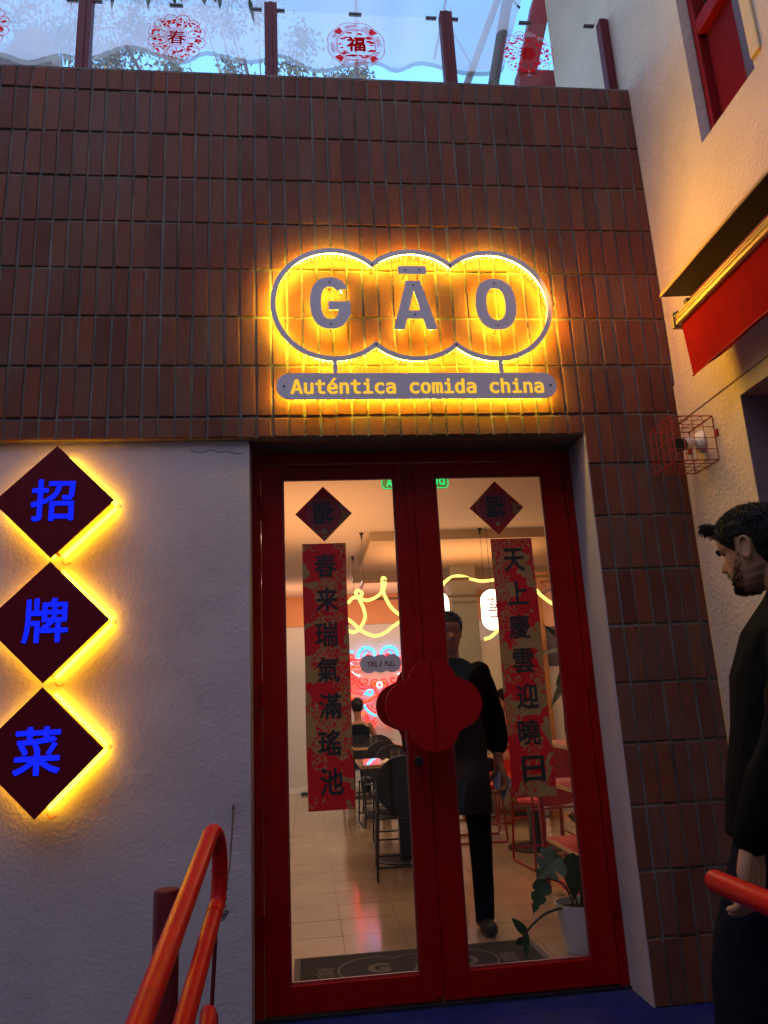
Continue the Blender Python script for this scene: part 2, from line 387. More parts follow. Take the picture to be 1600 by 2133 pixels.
# ------------------------------------------------------------------ neighbouring building on the right
sw = thing('side_building', 'cream rendered side building with red window and awning', 'building')
prof = [(-4.6, -.5), (-1.62, -.5), (-1.62, 2.363), (-.50, 2.363), (-.50, -.5), (.004, -.5), (.004, 3.0), (.93, 3.0), (.93, 8.5), (-4.6, 8.5)]
win = [(-.536, 3.562), (-.945, 3.562), (-.945, 5.6), (-.536, 5.6)]
part(sw, 'wall', MB().prism([prof, win], 1.815, 2.20, 'yz'), M_cream)
# thicker render on the lower storey with a scored line
b = [(-4.6, -.49), (-1.62, -.49), (-1.62, 2.363), (-.50, 2.363), (-.50, -.49), (.0, -.49), (.0, 2.430), (-4.6, 2.430)]
part(sw, 'lower_render', MB().prism([b], 1.8045, 1.8149, 'yz'), M_cream)
part(sw, 'render_band', MB().box(1.8045, 1.8149, -4.6, .0, 2.440, 2.628), M_cream)
wf = MB()   # red casement set into the opening
wf.box(1.862, 1.93, -.575, -.540, 3.565, 5.6); wf.box(1.862, 1.93, -.945, -.90, 3.565, 5.6); wf.box(1.862, 1.93, -.90, -.575, 4.12, 4.20)
fr = part(sw, 'window', wf, mat('bright_red_paint', (.20, .003, .003), .6, var=.08, spec=.15), bevel=.006)
part(fr, 'shutter_panel', MB().box(1.90, 1.925, -.80, -.576, 3.566, 4.119), mat('shutter_red', (.12, .002, .003), .7, spec=.1))
part(fr, 'sash', MB().box(1.885, 1.92, -.86, -.801, 3.566, 4.119), mat('brown_wood', (.06, .022, .012), .35, var=.2), bevel=.006)
part(fr, 'pane', MB().box(1.935, 1.94, -.9, -.575, 3.57, 5.6), mat('dark_glass', (.02, .02, .025), .05, spec=.8))
part(sw, 'window_casing', MB().box(1.802, 1.8149, -1.005, -.947, 3.60, 5.6), mat('ochre_trim', (.62, .42, .15), .35, var=.08), bevel=.005)
dr = part(sw, 'door', MB().box(2.0, 2.03, -1.62, -.50, -.28, 2.363), M_red)
part(sw, 'door_reveal', MB().box(1.8045, 2.0, -.5045, -.5002, -.28, 2.362), mat('mauve_plaster', (.20, .16, .17), .85, var=.1, bump=.3))
part(sw, 'back_wall', MB().box(2.21, 2.25, -4.6, .93, -.5, 8.5), M_cream)

aw = thing('awning', 'rolled red awning with hanging valance and dark hood on the cream wall', 'awning', (1.74, -.6, 2.8))
part(aw, 'hood', MB().prism([[(1.66, 2.95), (1.66, 2.960), (1.8145, 2.970), (1.8145, 2.957)]], -4.5, -.271), mat('brown_hood', (.025, .012, .008), .6, var=.15, vscale=4))
part(aw, 'hood_edge', MB().box(1.654, 1.6595, -4.5, -.271, 2.947, 2.9605), mat('ochre_metal', (.50, .36, .14), .4, metal=.4))
bar = MB().prism([[(1.640, 2.745), (1.648, 2.738), (1.672, 2.738), (1.676, 2.79), (1.655, 2.80), (1.643, 2.785)]], -4.5, -.39)
bar.box(1.636, 1.6395, -4.5, -.39, 2.762, 2.768); bar.box(1.636, 1.6395, -4.5, -.39, 2.778, 2.783)
part(aw, 'front_bar', bar, mat('gold_aluminium', (.62, .47, .20), .32, metal=.6), bevel=.002)
part(aw, 'end_cap', MB().prism([[(1.632, 2.732), (1.690, 2.732), (1.694, 2.80), (1.66, 2.815), (1.634, 2.80)]], -.389, -.372), mat('olive_cap', (.25, .19, .08), .5))
part(aw, 'roller', MB().lathe([(.042, -4.5), (.042, -.40)], (1.735, 0, 2.83), 20, 'y'), mat('rolled_canvas', (.16, .012, .012), .8))
part(aw, 'bracket', MB().box(1.66, 1.8145, -.47, -.445, 2.80, 2.83), M_black)
cl = []; nY, nZ = 90, 10
for a in range(nY+1):
    for q in range(nZ+1):
        y = -.402-4.0*a/nY; z = 2.742-.262*q/nZ
        cl.append((1.66+.010*math.sin(y*7+1)*(q/nZ)+.006*math.sin(y*17)*(q/nZ)+.012*(q/nZ)*math.exp(-((y+.402)*9)**2), y-.03*(q/nZ)*math.exp(a*-.25), z))
part(aw, 'valance', MB().add(cl, [(a*(nZ+1)+q, (a+1)*(nZ+1)+q, (a+1)*(nZ+1)+q+1, a*(nZ+1)+q+1) for a in range(nY) for q in range(nZ)]), mat('red_canvas', (.25, .005, .003), .9, spec=.04, var=.06, vscale=20, bump=.2, bscale=400), smooth=True)
part(aw, 'hem', MB().box(1.656, 1.664, -4.4, -.425, 2.486, 2.489), mat('hem_thread', (.30, .015, .012), .8))

# ------------------------------------------------------------------ red double door
door = thing('double_door', 'red glazed double door with big cloud shaped pull plates', 'door', (.55, .25, 0))
fm = MB().box(-.230, -.192, .22, .30, .0, 2.384); fm.box(1.290, 1.328, .22, .30, 0, 2.384); fm.box(-.192, 1.290, .22, .30, 2.334, 2.384)
part(door, 'door_frame', fm, M_red, bevel=.004)
def leaf(xo, xi, glx0, glx1, hinge_x, s):
    l = MB(); a, b = min(xo, xi), max(xo, xi)
    l.box(a, glx0, .223, .268, .016, 2.330); l.box(glx1, b, .223, .268, .016, 2.330)
    l.box(glx0, glx1, .223, .268, 2.263, 2.330); l.box(glx0, glx1, .223, .268, .016, .120)
    lo = part(door, 'door_leaf', l, M_red, bevel=.004)
    part(lo, 'pane', MB().box(glx0-.004, glx1+.004, .246, .252, .116, 2.267), M_glass)
    g = MB()   # glazing bead
    for q in ((glx0, glx0+.008, .120, 2.263), (glx1-.008, glx1, .120, 2.263), (glx0+.008, glx1-.008, .120, .129), (glx0+.008, glx1-.008, 2.254, 2.263)):
        g.box(q[0], q[1], .236, .2455, q[2], q[3])
    part(lo, 'glazing_bead', g, mat('bead_paint', (.24, .03, .03), .35))
    for z in (2.12, 1.27, .34):
        part(lo, 'hinge', MB().lathe([(.009, z-.055), (.009, z-.002), (.007, z-.001), (.007, z+.001), (.009, z+.002), (.009, z+.055)], (hinge_x, .214, 0), 12), M_red)
    return lo
ll = leaf(-.190, .531, -.090, .443, -.192, 1)
rl = leaf(1.288, .535, .644, 1.178, 1.291, -1)
part(ll, 'cover_strip', MB().box(.500, .534, .217, .2228, .034, 2.326), M_red, bevel=.002)
part(ll, 'lock', MB().lathe([(.017, .2145), (.020, .2165), (.020, .2225)], (.487, 0, .955), 16, 'y'), M_black)
# quatrefoil pull: one half on each leaf, plates outside and inside on stand-offs
def quatre(cx, cz, side, sx=.2015, sz=.19):
    """outline of the half cloud plate"""
    pts = []
    top = arc((cx, cz+.085), .105, 90, 0 if side > 0 else 180, 12)
    rt = arc((cx+side*.100, cz), .104, 58 if side > 0 else 122, -58 if side > 0 else 238, 16)
    bot = arc((cx, cz-.085), .105, 0 if side > 0 else 180, -90 if side > 0 else 270, 12)
    top = [p for p in top if (p[0]-(cx+side*.1))**2+(p[1]-cz)**2 > .104**2]; rt = [p for p in rt if (p[0]-cx)**2+(p[1]-cz-.085)**2 > .105**2 and (p[0]-cx)**2+(p[1]-cz+.085)**2 > .105**2]
    bot = [p for p in bot if (p[0]-(cx+side*.1))**2+(p[1]-cz)**2 > .104**2]
    return top+rt+bot
M_plate = mat('pull_plate_paint', (.31, .002, .004), .5, var=.06, vscale=10, spec=.12)
for lo, s in ((ll, -1), (rl, 1)):
    o = quatre(.5325+s*.0012, 1.192, s)
    h = part(lo, 'pull_plate', MB().prism([o], .002, .022), M_plate, bevel=.002)
    for z in (1.27, 1.11): part(h, 'stand_off', MB().lathe([(.011, .0225), (.011, .2228)], (.5325+s*.045, 0, z), 12, 'y'), M_red)
    h2 = part(lo, 'pull_plate', MB().prism([o], .43, .45), M_plate, bevel=.002)
    for z in (1.27, 1.11): part(h2, 'stand_off', MB().lathe([(.011, .2685), (.011, .4295)], (.5325+s*.045, 0, z), 12, 'y'), M_red)
part(door, 'threshold', MB().box(-.23, 1.328, .205, .30, .0005, .012), M_black)

# ------------------------------------------------------------------ lit name sign
SY = -.075
AMB = (1.0, .68, .022)
M_led = emit('amber_led', AMB, 390.0)
M_bead = emit('amber_led_bead', (1.0, .70, .03), 20.0)
sign = thing('lit_sign', 'three lobed cloud sign with grey metal name letters glowing amber behind', 'sign', (.548, SY, 2.95))
CX = [.168, .545, .922]; CZ = 3.018; RO = .292; WD = .0240
def lobes(r):
    half = (CX[1]-CX[0])/2; a = math.degrees(math.acos(half/r))
    p = arc((CX[0], CZ), r, a, 360-a, 48)
    p += arc((CX[1], CZ), r, 180+a, 360-a, 20)[1:]
    p += arc((CX[2], CZ), r, -180+a, 180-a, 48)[1:]
    p += arc((CX[1], CZ), r, a, 180-a, 20)[1:-1]
    return p
part(sign, 'outline', MB().prism([lobes(RO), lobes(RO-WD)], SY, SY+.006), M_steel)
class Each:
    def __init__(s, par, name, m): s.par, s.name, s.m = par, name, m
    def lathe(s, *a): part(s.par, s.name, MB().lathe(*a), s.m)
dots = Each(sign, 'screw', M_black)
for x, z in ((.357, 3.226), (.733, 3.226), (.357, 2.810), (.733, 2.810)): dots.lathe([(.0055, SY-.002), (.0055, SY)], (x, 0, z), 10, 'y')
def letter(loops, screws):
    part(sign, 'letter', MB().prism(loops, SY-.002, SY+.006), M_steel)
    for x, z in screws: dots.lathe([(.0042, SY-.004), (.0042, SY-.002)], (x, 0, z), 10, 'y')
def ell(cx, cz, rx, rz, a0, a1, n=28, e=2.35):
    o_ = []
    for i in range(n+1):
        t = math.radians(a0+(a1-a0)*i/n); c_, s_ = math.cos(t), math.sin(t)
        o_.append((cx+rx*math.copysign(abs(c_)**(2/e), c_), cz+rz*math.copysign(abs(s_)**(2/e), s_)))
    return o_
gx, gz = .152, 3.020
letter([ell(gx, gz, .094, .1335, 30, 325, 36)+[(gx+.094, gz-.060), (gx+.094, gz+.008), (gx-.009, gz+.008), (gx-.009, gz-.036), (gx+.040, gz-.036)]+ell(gx, gz, .0425, .083, 312, 48, 30)], [(gx, 3.129), (gx, 2.911)])
ax, w_ = .547, .0355
letter([[(ax-.034, 3.140), (ax+.034, 3.140), (ax+.104, 2.886), (ax+.052, 2.886), (ax+.0385, 2.940), (ax-.0385, 2.940), (ax-.052, 2.886), (ax-.104, 2.886)],
        [(ax, 3.088), (ax-.0265, 2.984), (ax+.0265, 2.984)]], [(ax, 3.116), (ax, 2.962)])
letter([[(ax-.068, 3.176), (ax+.067, 3.176), (ax+.067, 3.218), (ax-.068, 3.218)]], [(ax-.034, 3.197), (ax+.034, 3.197)])
letter([ell(.940, gz, .0985, .1345, 0, 360, 48)[:-1], ell(.940, gz, .046, .084, 0, 360, 40)[:-1]], [(.940, 3.130), (.940, 2.908)])
for x in (.165, .936): part(sign, 'strut', MB().box(x-.010, x+.010, SY+.0005, SY+.0065, 2.6685, 2.731), M_steel)
# name plate with the words cut through it
o = text_obj('Auténtica comida china', .028, 0, 'DejaVuSansMono.woff2')
bpy.context.view_layer.update(); dg = bpy.context.evaluated_depsgraph_get()
o.data.offset = 0
tcv = o.to_curve(dg)
pl = bpy.data.curves.new('name_plate', 'CURVE'); pl.dimensions = '2D'; pl.fill_mode = 'BOTH'; pl.extrude = .003; pl.resolution_u = 4
xs = [p.co.x for s_ in tcv.splines for p in s_.bezier_points]; zs = [p.co.y for s_ in tcv.splines for p in s_.bezier_points]
sc = 1.164/(max(xs)-min(xs)); szv = sc*1.02; mx_, mz_ = (max(xs)+min(xs))/2, .28
X0, Z0 = .545, 2.603
for s_ in tcv.splines:
    n_ = pl.splines.new('BEZIER'); n_.bezier_points.add(len(s_.bezier_points)-1); n_.use_cyclic_u = True
    for a, b_ in zip(s_.bezier_points, n_.bezier_points):
        f = lambda v: Vector(((v.x-mx_)*sc, (v.y-mz_)*szv, 0))
        b_.handle_left_type = b_.handle_right_type = 'FREE'
        b_.co, b_.handle_left, b_.handle_right = f(a.co), f(a.handle_left), f(a.handle_right)
o.to_curve_clear(); bpy.data.objects.remove(o, do_unlink=True)
hw, hh = .648, .0635
outl = arc((hw-hh, 0), hh, -90, 90, 14)+arc((-hw+hh, 0), hh, 90, 270, 14)
n_ = pl.splines.new('POLY'); n_.points.add(len(outl)-1); n_.use_cyclic_u = True
for p, q in zip(n_.points, outl): p.co = (q[0], q[1], 0, 1)
tmp = bpy.data.objects.new('tmp', pl); COL.objects.link(tmp); bpy.context.view_layer.update()
me = bpy.data.meshes.new_from_object(tmp.evaluated_get(bpy.context.evaluated_depsgraph_get())); bpy.data.objects.remove(tmp, do_unlink=True)
plate_mb = MB().add([(v.co.x+X0, SY+.003-v.co.z, v.co.y+Z0) for v in me.vertices], [tuple(p.vertices) for p in me.polygons])
part(sign, 'name_plate', plate_mb, M_steel)
M_word = emit('word_glow', (1.0, .54, .04), 1.05)
wm = MB()   # added emissive letters for light through the cut words, the three words as parts
for q, (a, b) in enumerate(((0, 0), (.0016, 0), (-.0016, 0), (0, .0012), (0, -.0012))):
    g = glyph('Auténtica comida china', 1.166, (max(zs)-min(zs))*szv+.003, (X0+a, Z0+((max(zs)+min(zs))/2-mz_)*szv+b), SY-.0008+q*.00012, .0006, .012, fn='DejaVuSansMono.woff2'); wm.add(g.v, g.f)
cell = 1.166/22
for k0, k1 in ((-1, 9.5), (9.5, 16.5), (16.5, 23)):
    lo_x, hi_x = X0-.583+cell*k0, X0-.583+cell*k1
    fs_ = [f for f in wm.f if lo_x <= sum(wm.v[i][0] for i in f)/len(f) < hi_x]; ids = sorted({i for f in fs_ for i in f}); mp_ = {v: n for n, v in enumerate(ids)}
    part(sign, 'word', MB().add([wm.v[i] for i in ids], [tuple(mp_[i] for i in f) for f in fs_]), M_word)
part(sign, 'cutout_glow', MB().box(-.052, 1.142, SY+.0068, SY+.0085, Z0-.045, Z0+.047), emit('amber_cutout_glow', (1.0, .56, .045), 1.15))  # added glowing sheet, for lit brick showing through the cut letters
for x in (-.068, 1.163): dots.lathe([(.0055, SY-.002), (.0055, SY)], (x, 0, 2.603), 10, 'y')
# light strips on the back of the metal, facing the bricks, and the beads one sees past the edge
def ribbon(path2, y, w=.006, closed=True):
    m_ = MB(); n = len(path2); vs = []
    for i, p in enumerate(path2):
        q0, q1 = (path2[i-1], path2[(i+1) % n]) if closed else (path2[max(i-1, 0)], path2[min(i+1, n-1)])
        d = Vector((q1[0]-q0[0], q1[1]-q0[1])).normalized(); nrm = Vector((-d.y, d.x))
        for s_ in (-1, 1): vs.append((p[0]+nrm.x*s_*w/2, y, p[1]+nrm.y*s_*w/2))
    k = n if closed else n-1
    return m_.add(vs, [(2*i, 2*i+1, 2*((i+1) % n)+1, 2*((i+1) % n)) for i in range(k)])
strip = MB()
for path in (lobes(RO-WD/2), [(X0+a, Z0+b_) for a, b_ in arc((hw-.03-.02, 0), .02, -90, 90, 6)+arc((-hw+.03+.02, 0), .02, 90, 270, 6)]):
    strip.add(*[getattr(ribbon(path, SY+.026), k) for k in 'vf'])
for path in (ell(gx, gz, .068, .108, 35, 320, 30), ell(.940, gz, .072, .109, 0, 360, 30), [(ax-.075, 2.895), (ax-.05, 2.96), (ax, 3.115), (ax+.05, 2.96), (ax+.075, 2.895)], [(ax-.06, 3.197), (ax+.06, 3.197)]):
    strip.add(*[getattr(ribbon(path, SY+.026, .005, False), k) for k in 'vf'])
part(sign, 'led_strip', strip, M_led)
beads = MB()
def along(path, step, closed=True):
    L_ = []; acc = 0
    pp = path+[path[0]] if closed else path
    for a, b_ in zip(pp, pp[1:]):
        d = math.dist(a, b_); t = step-acc
        while t <= d: L_.append((a[0]+(b_[0]-a[0])*t/d, a[1]+(b_[1]-a[1])*t/d)); t += step
        acc = (acc+d) % step if d else acc
    return L_
rb = random.Random(4)
bead_paths = along(lobes(RO-WD/2), .0215)+along([(X0-hw+.07, Z0-.045), (X0+hw-.07, Z0-.045)], .0165, False)
for x, z in bead_paths:
    if rb.random() < .16: continue
    beads.lathe([(.0001, SY+.038), (.0026, SY+.042), (.0032, SY+.048), (.0026, SY+.054), (.0001, SY+.058)], (x+rb.uniform(-.002, .002), 0, z+rb.uniform(-.004, .002)), 6, 'y')
bo = part(sign, 'led_beads', beads, M_bead, kind='stuff')
for pts in ([(.545, 2.957), (.55, 2.92), (.535, 2.87), (.545, 2.82), (.575, 2.775), (.60, 2.765)], [(.165, 2.89), (.16, 2.84), (.155, 2.80)], [(.52, 3.17), (.545, 3.145)], [(.93, 2.89), (.925, 2.82)]):
    part(sign, 'cable', MB().tube(smooth_path([(x, -.010, z) for x, z in pts], 5), .0018, 5), M_black)
pin = Each(sign, 'stand_off', M_black)
for x, z in ((.357, 3.226), (.733, 3.226), (.357, 2.810), (.733, 2.810), (gx, 3.129), (gx, 2.911), (ax, 3.116), (ax, 2.962), (.94, 3.13), (.94, 2.908), (ax-.034, 3.197), (ax+.034, 3.197), (-.068, 2.603), (1.163, 2.603)):
    pin.lathe([(.003, SY+.0065), (.003, .012)], (x, 0, z), 6, 'y')

# added area lamp, unseen: stands in for the sign's glow on the side building
gl = bpy.data.lights.new('side_wall_fill', 'AREA'); gl.shape = 'RECTANGLE'; gl.size = .04; gl.size_y = .5; gl.energy = 10*K; gl.color = (1.0, .36, .04); gl.spread = math.radians(160)
go = bpy.data.objects.new('side_wall_fill', gl); COL.objects.link(go); go.location = (1.16, SY+.03, 3.0)
go.rotation_euler = Matrix(((0, .447, -.894), (0, .894, .447), (1, 0, 0))).to_euler() if False else Vector((.75, -.66, 0)).to_track_quat('-Z', 'Z').to_euler()

# ------------------------------------------------------------------ three diamond panels on the plaster wall
M_maroon = mat('maroon_acrylic', (.12, .0015, .007), .4, var=.1, spec=.2)
M_blueem = emit('blue_letter', (.006, .016, 1.0), 1.25)
M_strip = emit('warm_neon_flex', (1.0, .53, .012), 25.0)
for txt, cz, lab in (('招', 2.086, 'top maroon diamond panel whose blue character glows just under the brick edge'),
                     ('牌', 1.589, 'middle maroon diamond panel with blue glowing character between two others'),
                     ('菜', 1.092, 'lowest maroon diamond panel with blue glowing character beside the left handrail')):
    cx = -1.020
    dp = thing('diamond_panel', lab, 'wall sign', (cx, .0, cz), group='backlit diamond panels on the plaster wall')
    r = .2420
    part(dp, 'panel', MB().prism([[(cx, cz-r), (cx+r, cz), (cx, cz+r), (cx-r, cz)]], -.092, -.086), M_maroon)
    gl = brush(txt, .169, .173, (cx-.004, cz+.004), -.0955, .0030, .0015)
    part(dp, 'character', gl, M_blueem)
    q = r-.002
    ed = [((cx+.02, cz+q-.02), (cx+q-.01, cz+.01)), ((cx+q-.01, cz-.01), (cx+.02, cz-q+.02)), ((cx-.02, cz-q+.02), (cx-q+.01, cz-.01)), ((cx-q+.01, cz+.01), (cx-.02, cz+q-.02))]
    for a, b_ in ed:
        nrm = Vector((a[0]+b_[0]-2*cx, a[1]+b_[1]-2*cz)).normalized()
        pr = [(a[0], a[1]), (b_[0], b_[1])]
        m_ = MB()
        m_.tube([(a[0]-nrm.x*.004, .012, a[1]-nrm.y*.004), (b_[0]-nrm.x*.004, .012, b_[1]-nrm.y*.004)], .0095, 8)
        part(dp, 'light_tube', m_, M_strip)
        c_ = MB(); i2 = .016
        d_ = Vector((b_[0]-a[0], b_[1]-a[1])).normalized()
        c_.prism([[(a[0]-nrm.x*i2, a[1]-nrm.y*i2), (b_[0]-nrm.x*i2, b_[1]-nrm.y*i2), (b_[0]-nrm.x*(i2+.004), b_[1]-nrm.y*(i2+.004)), (a[0]-nrm.x*(i2+.004), a[1]-nrm.y*(i2+.004))]], -.0855, .033)
        part(dp, 'side_rail', c_, mat('orange_rail', (.60, .13, .04), .5) if 'orange_rail' not in bpy.data.materials else bpy.data.materials['orange_rail'])
    wr = MB().tube(smooth_path([(cx+.225, .012, cz+.012), (cx+.243, .02, cz), (cx+.225, .012, cz-.012)], 5), .0022, 5)
    m_cab = mat('orange_cable', (.60, .10, .02), .5) if 'orange_cable' not in bpy.data.materials else bpy.data.materials['orange_cable']
    part(dp, 'cable', wr, m_cab); wr = MB()
    wr.tube(smooth_path([(cx+.012, .012, cz-.235), (cx+.03, .0, cz-.252), (cx+.05, .010, cz-.243)], 5), .0022, 5)
    part(dp, 'cable', wr, m_cab)

# ------------------------------------------------------------------ paper on the door glass
M_ink = mat('black_ink', (.012, .011, .010), .6, var=.1)
M_gold = mat('dull_gold_ink', (.24, .17, .07), .5, var=.25, vscale=90)
for x, z, seed, lab in ((.102, 2.091, 3.1, 'red diamond paper with black upturned character in the left door pane'), (.942, 2.102, 9.4, 'red diamond paper with black upturned character in the right door pane')):
    fp = thing('paper_diamond', lab, 'door decoration', (x, .244, z), group='red diamond papers on the door glass')
    r = .1345
    part(fp, 'paper', MB().prism([[(x, z-r), (x+r, z), (x, z+r), (x-r, z)]], .2440, .2446), banner_mat('diamond_print', seed, thr=.56))
    part(fp, 'field', MB().prism([arc((x, z), .083, 0, 360, 40)[:-1]], .2432, .2436), mat('red_print', (.22, .006, .010), .5, var=.08) if 'red_print' not in bpy.data.materials else bpy.data.materials['red_print'])
    part(fp, 'character', brush('福', .092, .106, (x-.002, z+.004), .2412, .0028, rot=PI), M_ink)
    part(fp, 'seal', MB().box(x-.009, x+.009, .2426, .2430, z-.090, z-.074), M_gold)
for x, chars, seed, lab in ((.0985, '春来瑞氣滿瑤池', 1.3, 'long red and gold couplet banner in the left door pane'), (1.000, '天上慶雲迎曉日', 5.7, 'long red and gold couplet banner in the right door pane')):
    z0, z1 = .772, 1.947
    bn = thing('couplet_banner', lab, 'banner', (x, .244, z0), group='couplet banners on the door glass')
    m_ = MB(); nn = 24; vs = []
    for i in range(nn+1):
        z = z0+(z1-z0)*i/nn; dx = .0015*math.sin(i*.5+seed)
        vs += [(x-.1015+dx, .2442+.0006*math.sin(i*.7), z), (x+.1015+dx, .2442+.0006*math.cos(i*.9), z)]
    m_.add(vs, [(2*i, 2*i+1, 2*i+3, 2*i+2) for i in range(nn)])
    part(bn, 'paper', m_, banner_mat('couplet_print', seed))
    for i, ch in enumerate(chars):
        part(bn, 'character', brush(ch, .098, .108, (x+.004+.004*math.sin(i*2.1), z1-.105-i*.1585), .2416, .0024), M_ink)
ps = thing('pull_sticker', 'grey cloud shaped sticker lettered TIRE / PULL on the left door pane', 'sticker', (.34, .244, 1.383))
lob = []
half, R_ = .0525, .041; a = math.degrees(math.acos(half/2/R_*1.0)); c3 = (.286, .3395, .393)
lob = arc((c3[0], 1.383), R_, a, 360-a, 24)+arc((c3[1], 1.383), R_, 180+a, 360-a, 10)[1:]+arc((c3[2], 1.383), R_, -180+a, 180-a, 24)[1:]+arc((c3[1], 1.383), R_, a, 180-a, 10)[1:-1]
part(ps, 'plate', MB().prism([lob], .2436, .2444), mat('grey_vinyl', (.55, .47, .47), .6, var=.04, spec=.15))
M_ltr = mat('maroon_vinyl', (.16, .012, .02), .5)
part(ps, 'lettering', glyph('TIRE', .048, .024, (.3005, 1.382), .2426, .0006, .008), M_ltr)
part(ps, 'lettering', glyph('PULL', .050, .024, (.3835, 1.382), .2426, .0006, .008), M_ltr)
part(ps, 'lettering', MB().prism([[(.333, 1.370), (.338, 1.370), (.347, 1.396), (.342, 1.396)]], .2426, .2432), M_ink)

# ------------------------------------------------------------------ handrails and chain
def rail_thing(lab): return thing('handrail', lab, 'handrail', (-.26, -1.2, 0), group='red tube handrails')
hr = rail_thing('red tube handrail with rounded end in front of the plaster wall')
A = Vector((-.261, -1.013, .893)); B = Vector((-.267, -1.857, .747)); d = (B-A).normalized(); R_ = .0215
lowA = Vector((-.252, -.985, .700))
up = [A+d*t for t in (2.2, 1.4, .7, .25, .06)]
loop = [A, Vector((-.256, -.968, .888)), Vector((-.250, -.945, .86)), Vector((-.246, -.935, .81)), Vector((-.247, -.938, .755)), Vector((-.249, -.955, .712)), lowA]
lo_ = [lowA+d*t for t in (.08, .3, .8, 1.5, 2.2)]
part(hr, 'rail_tube', MB().tube(smooth_path(up+loop+lo_, 6), R_, 16), M_redrail, smooth=True)
for p, q in ((Vector((-.2465, -.936, .79)), Vector((-.2468, -.9365, .784))), (lowA+d*.03, lowA+d*.036)): part(hr, 'weld_seam', MB().tube([p, q], R_+.0012, 16), M_redrail)
post_x = -.385
part(hr, 'post', MB().lathe([(.033, -.2), (.033, .765), (.029, .772)], (post_x+.018, -1.05, 0), 20), M_darkred, smooth=True)
part(hr, 'bracket', MB().tube([(post_x+.03, -1.05, .73), (-.30, -1.06, .80), (-.266, -1.06, .86)], .009, 8), M_darkred)
part(hr, 'lower_rail', MB().tube([A+d*t+Vector((.0, 0, -.435)) for t in (2.2, 1, .03)]+[Vector((-.268, -.985, .458)), Vector((-.266, -.962, .44)), Vector((-.268, -.955, .40)), Vector((-.27, -.96, .2)), Vector((-.27, -.96, -.2))], R_, 14), M_redrail, smooth=True)
part(hr, 'stay_rod', MB().tube([(-.250, -.962, .69), (-.262, -.968, .452)], .0055, 8), M_darkred)
hr2 = thing('handrail', 'red tube handrail crossing in front of the man at the right edge', 'handrail', (.70, -1.85, 0), group='red tube handrails')
p2 = [(.696, -1.842, .881), (.6975, -1.848, .8812), (.70, -2.1, .8815), (.702, -3.0, .882), (.703, -3.8, .88)]
part(hr2, 'rail_tube', MB().tube(p2, [.0165, .0188, .0188, .0188, .0188], 18), M_redrail, smooth=True)
part(hr2, 'post', MB().lathe([(.018, -.3), (.018, .865)], (.702, -3.0, 0), 14), M_darkred)
ch = thing('chain', 'rusty thin chain from the wall hook down to the rounded handrail end', 'chain', (-.298, .03, .84))
P0, P1 = Vector((-.298, .026, .838)), Vector((-.243, -.915, .735))
pth = []
for i in range(61):
    t = i/60; p = P0.lerp(P1, t**1.0); p.z -= .42*t*(1-t)*1.0; pth.append(p)
lk = MB()
for i in range(60):
    p, q = pth[i], pth[i+1]; dd = (q-p).normalized(); sd = dd.cross(Vector((1, 0, 0) if i % 2 else (.3, .9, 0))).normalized(); c = (p+q)/2
    ring = [c+dd*.0105*math.cos(2*PI*k/8)+sd*.0052*math.sin(2*PI*k/8) for k in range(8)]
    lk.tube(ring, .0016, 4, closed=True)
M_rust = mat('rusty_steel', (.075, .045, .035), .7, metal=.3, var=.4, vscale=200)
part(ch, 'links', lk, M_rust, kind='stuff')
bl = MB(); r_ = random.Random(8)
for i in range(26):
    c = P1+Vector((r_.uniform(-.012, .012), r_.uniform(-.01, .01), r_.uniform(-.075, .01))); a_ = Vector((r_.gauss(0, 1), r_.gauss(0, 1), r_.gauss(0, 1))).normalized(); b_ = a_.orthogonal().normalized()
    bl.tube([c+a_*.0105*math.cos(2*PI*k/8)+b_*.0052*math.sin(2*PI*k/8) for k in range(8)], .0016, 4, closed=True)
part(ch, 'loose_end', bl, M_rust, kind='stuff')
part(ch, 'wall_hook', MB().tube(smooth_path([(-.298, .036, .846), (-.298, .018, .846), (-.298, .012, .838), (-.298, .020, .830)], 4), .0028, 6), M_rust)

# ------------------------------------------------------------------ camera in its wire cage
cg = thing('wire_cage', 'red wire mesh cage bolted to the cream wall corner', 'cage', (1.72, -.18, 2.26))
wb = MB(); x0, x1, y0, y1, z0, z1 = 1.611, 1.803, -.281, -.077, 2.159, 2.362; rw = .0017
g3 = [0, 1/4, 2/4, 3/4, 1]
for t in g3:
    for f in (y0, y1):
        wb.tube([(x0+(x1-x0)*t, f, z0), (x0+(x1-x0)*t, f, z1)], rw, 5); wb.tube([(x0, f, z0+(z1-z0)*t), (x1, f, z0+(z1-z0)*t)], rw, 5)
    if 0 < t < 1:
        wb.tube([(x0, y0+(y1-y0)*t, z0), (x0, y0+(y1-y0)*t, z1)], rw, 5); wb.tube([(x0, y0, z0+(z1-z0)*t), (x0, y1, z0+(z1-z0)*t)], rw, 5)
        for zz in (z0, z1):
            wb.tube([(x0+(x1-x0)*t, y0, zz), (x0+(x1-x0)*t, y1, zz)], rw, 5); wb.tube([(x0, y0+(y1-y0)*t, zz), (x1, y0+(y1-y0)*t, zz)], rw, 5)
M_wire = mat('cage_red_paint', (.30, .018, .012), .5, var=.15, vscale=50)
part(cg, 'wire_mesh', wb, M_wire)
fr_ = MB()
for yy in (y0, y1):
    for zz in (z0, z1): fr_.tube([(x0, yy, zz), (x1, yy, zz)], .0027, 6)
for xx in (x0, x1):
    for zz in (z0, z1): fr_.tube([(xx, y0, zz), (xx, y1, zz)], .0027, 6)
    for yy in (y0, y1): fr_.tube([(xx, yy, z0), (xx, yy, z1)], .0027, 6)
part(cg, 'frame', fr_, M_wire)
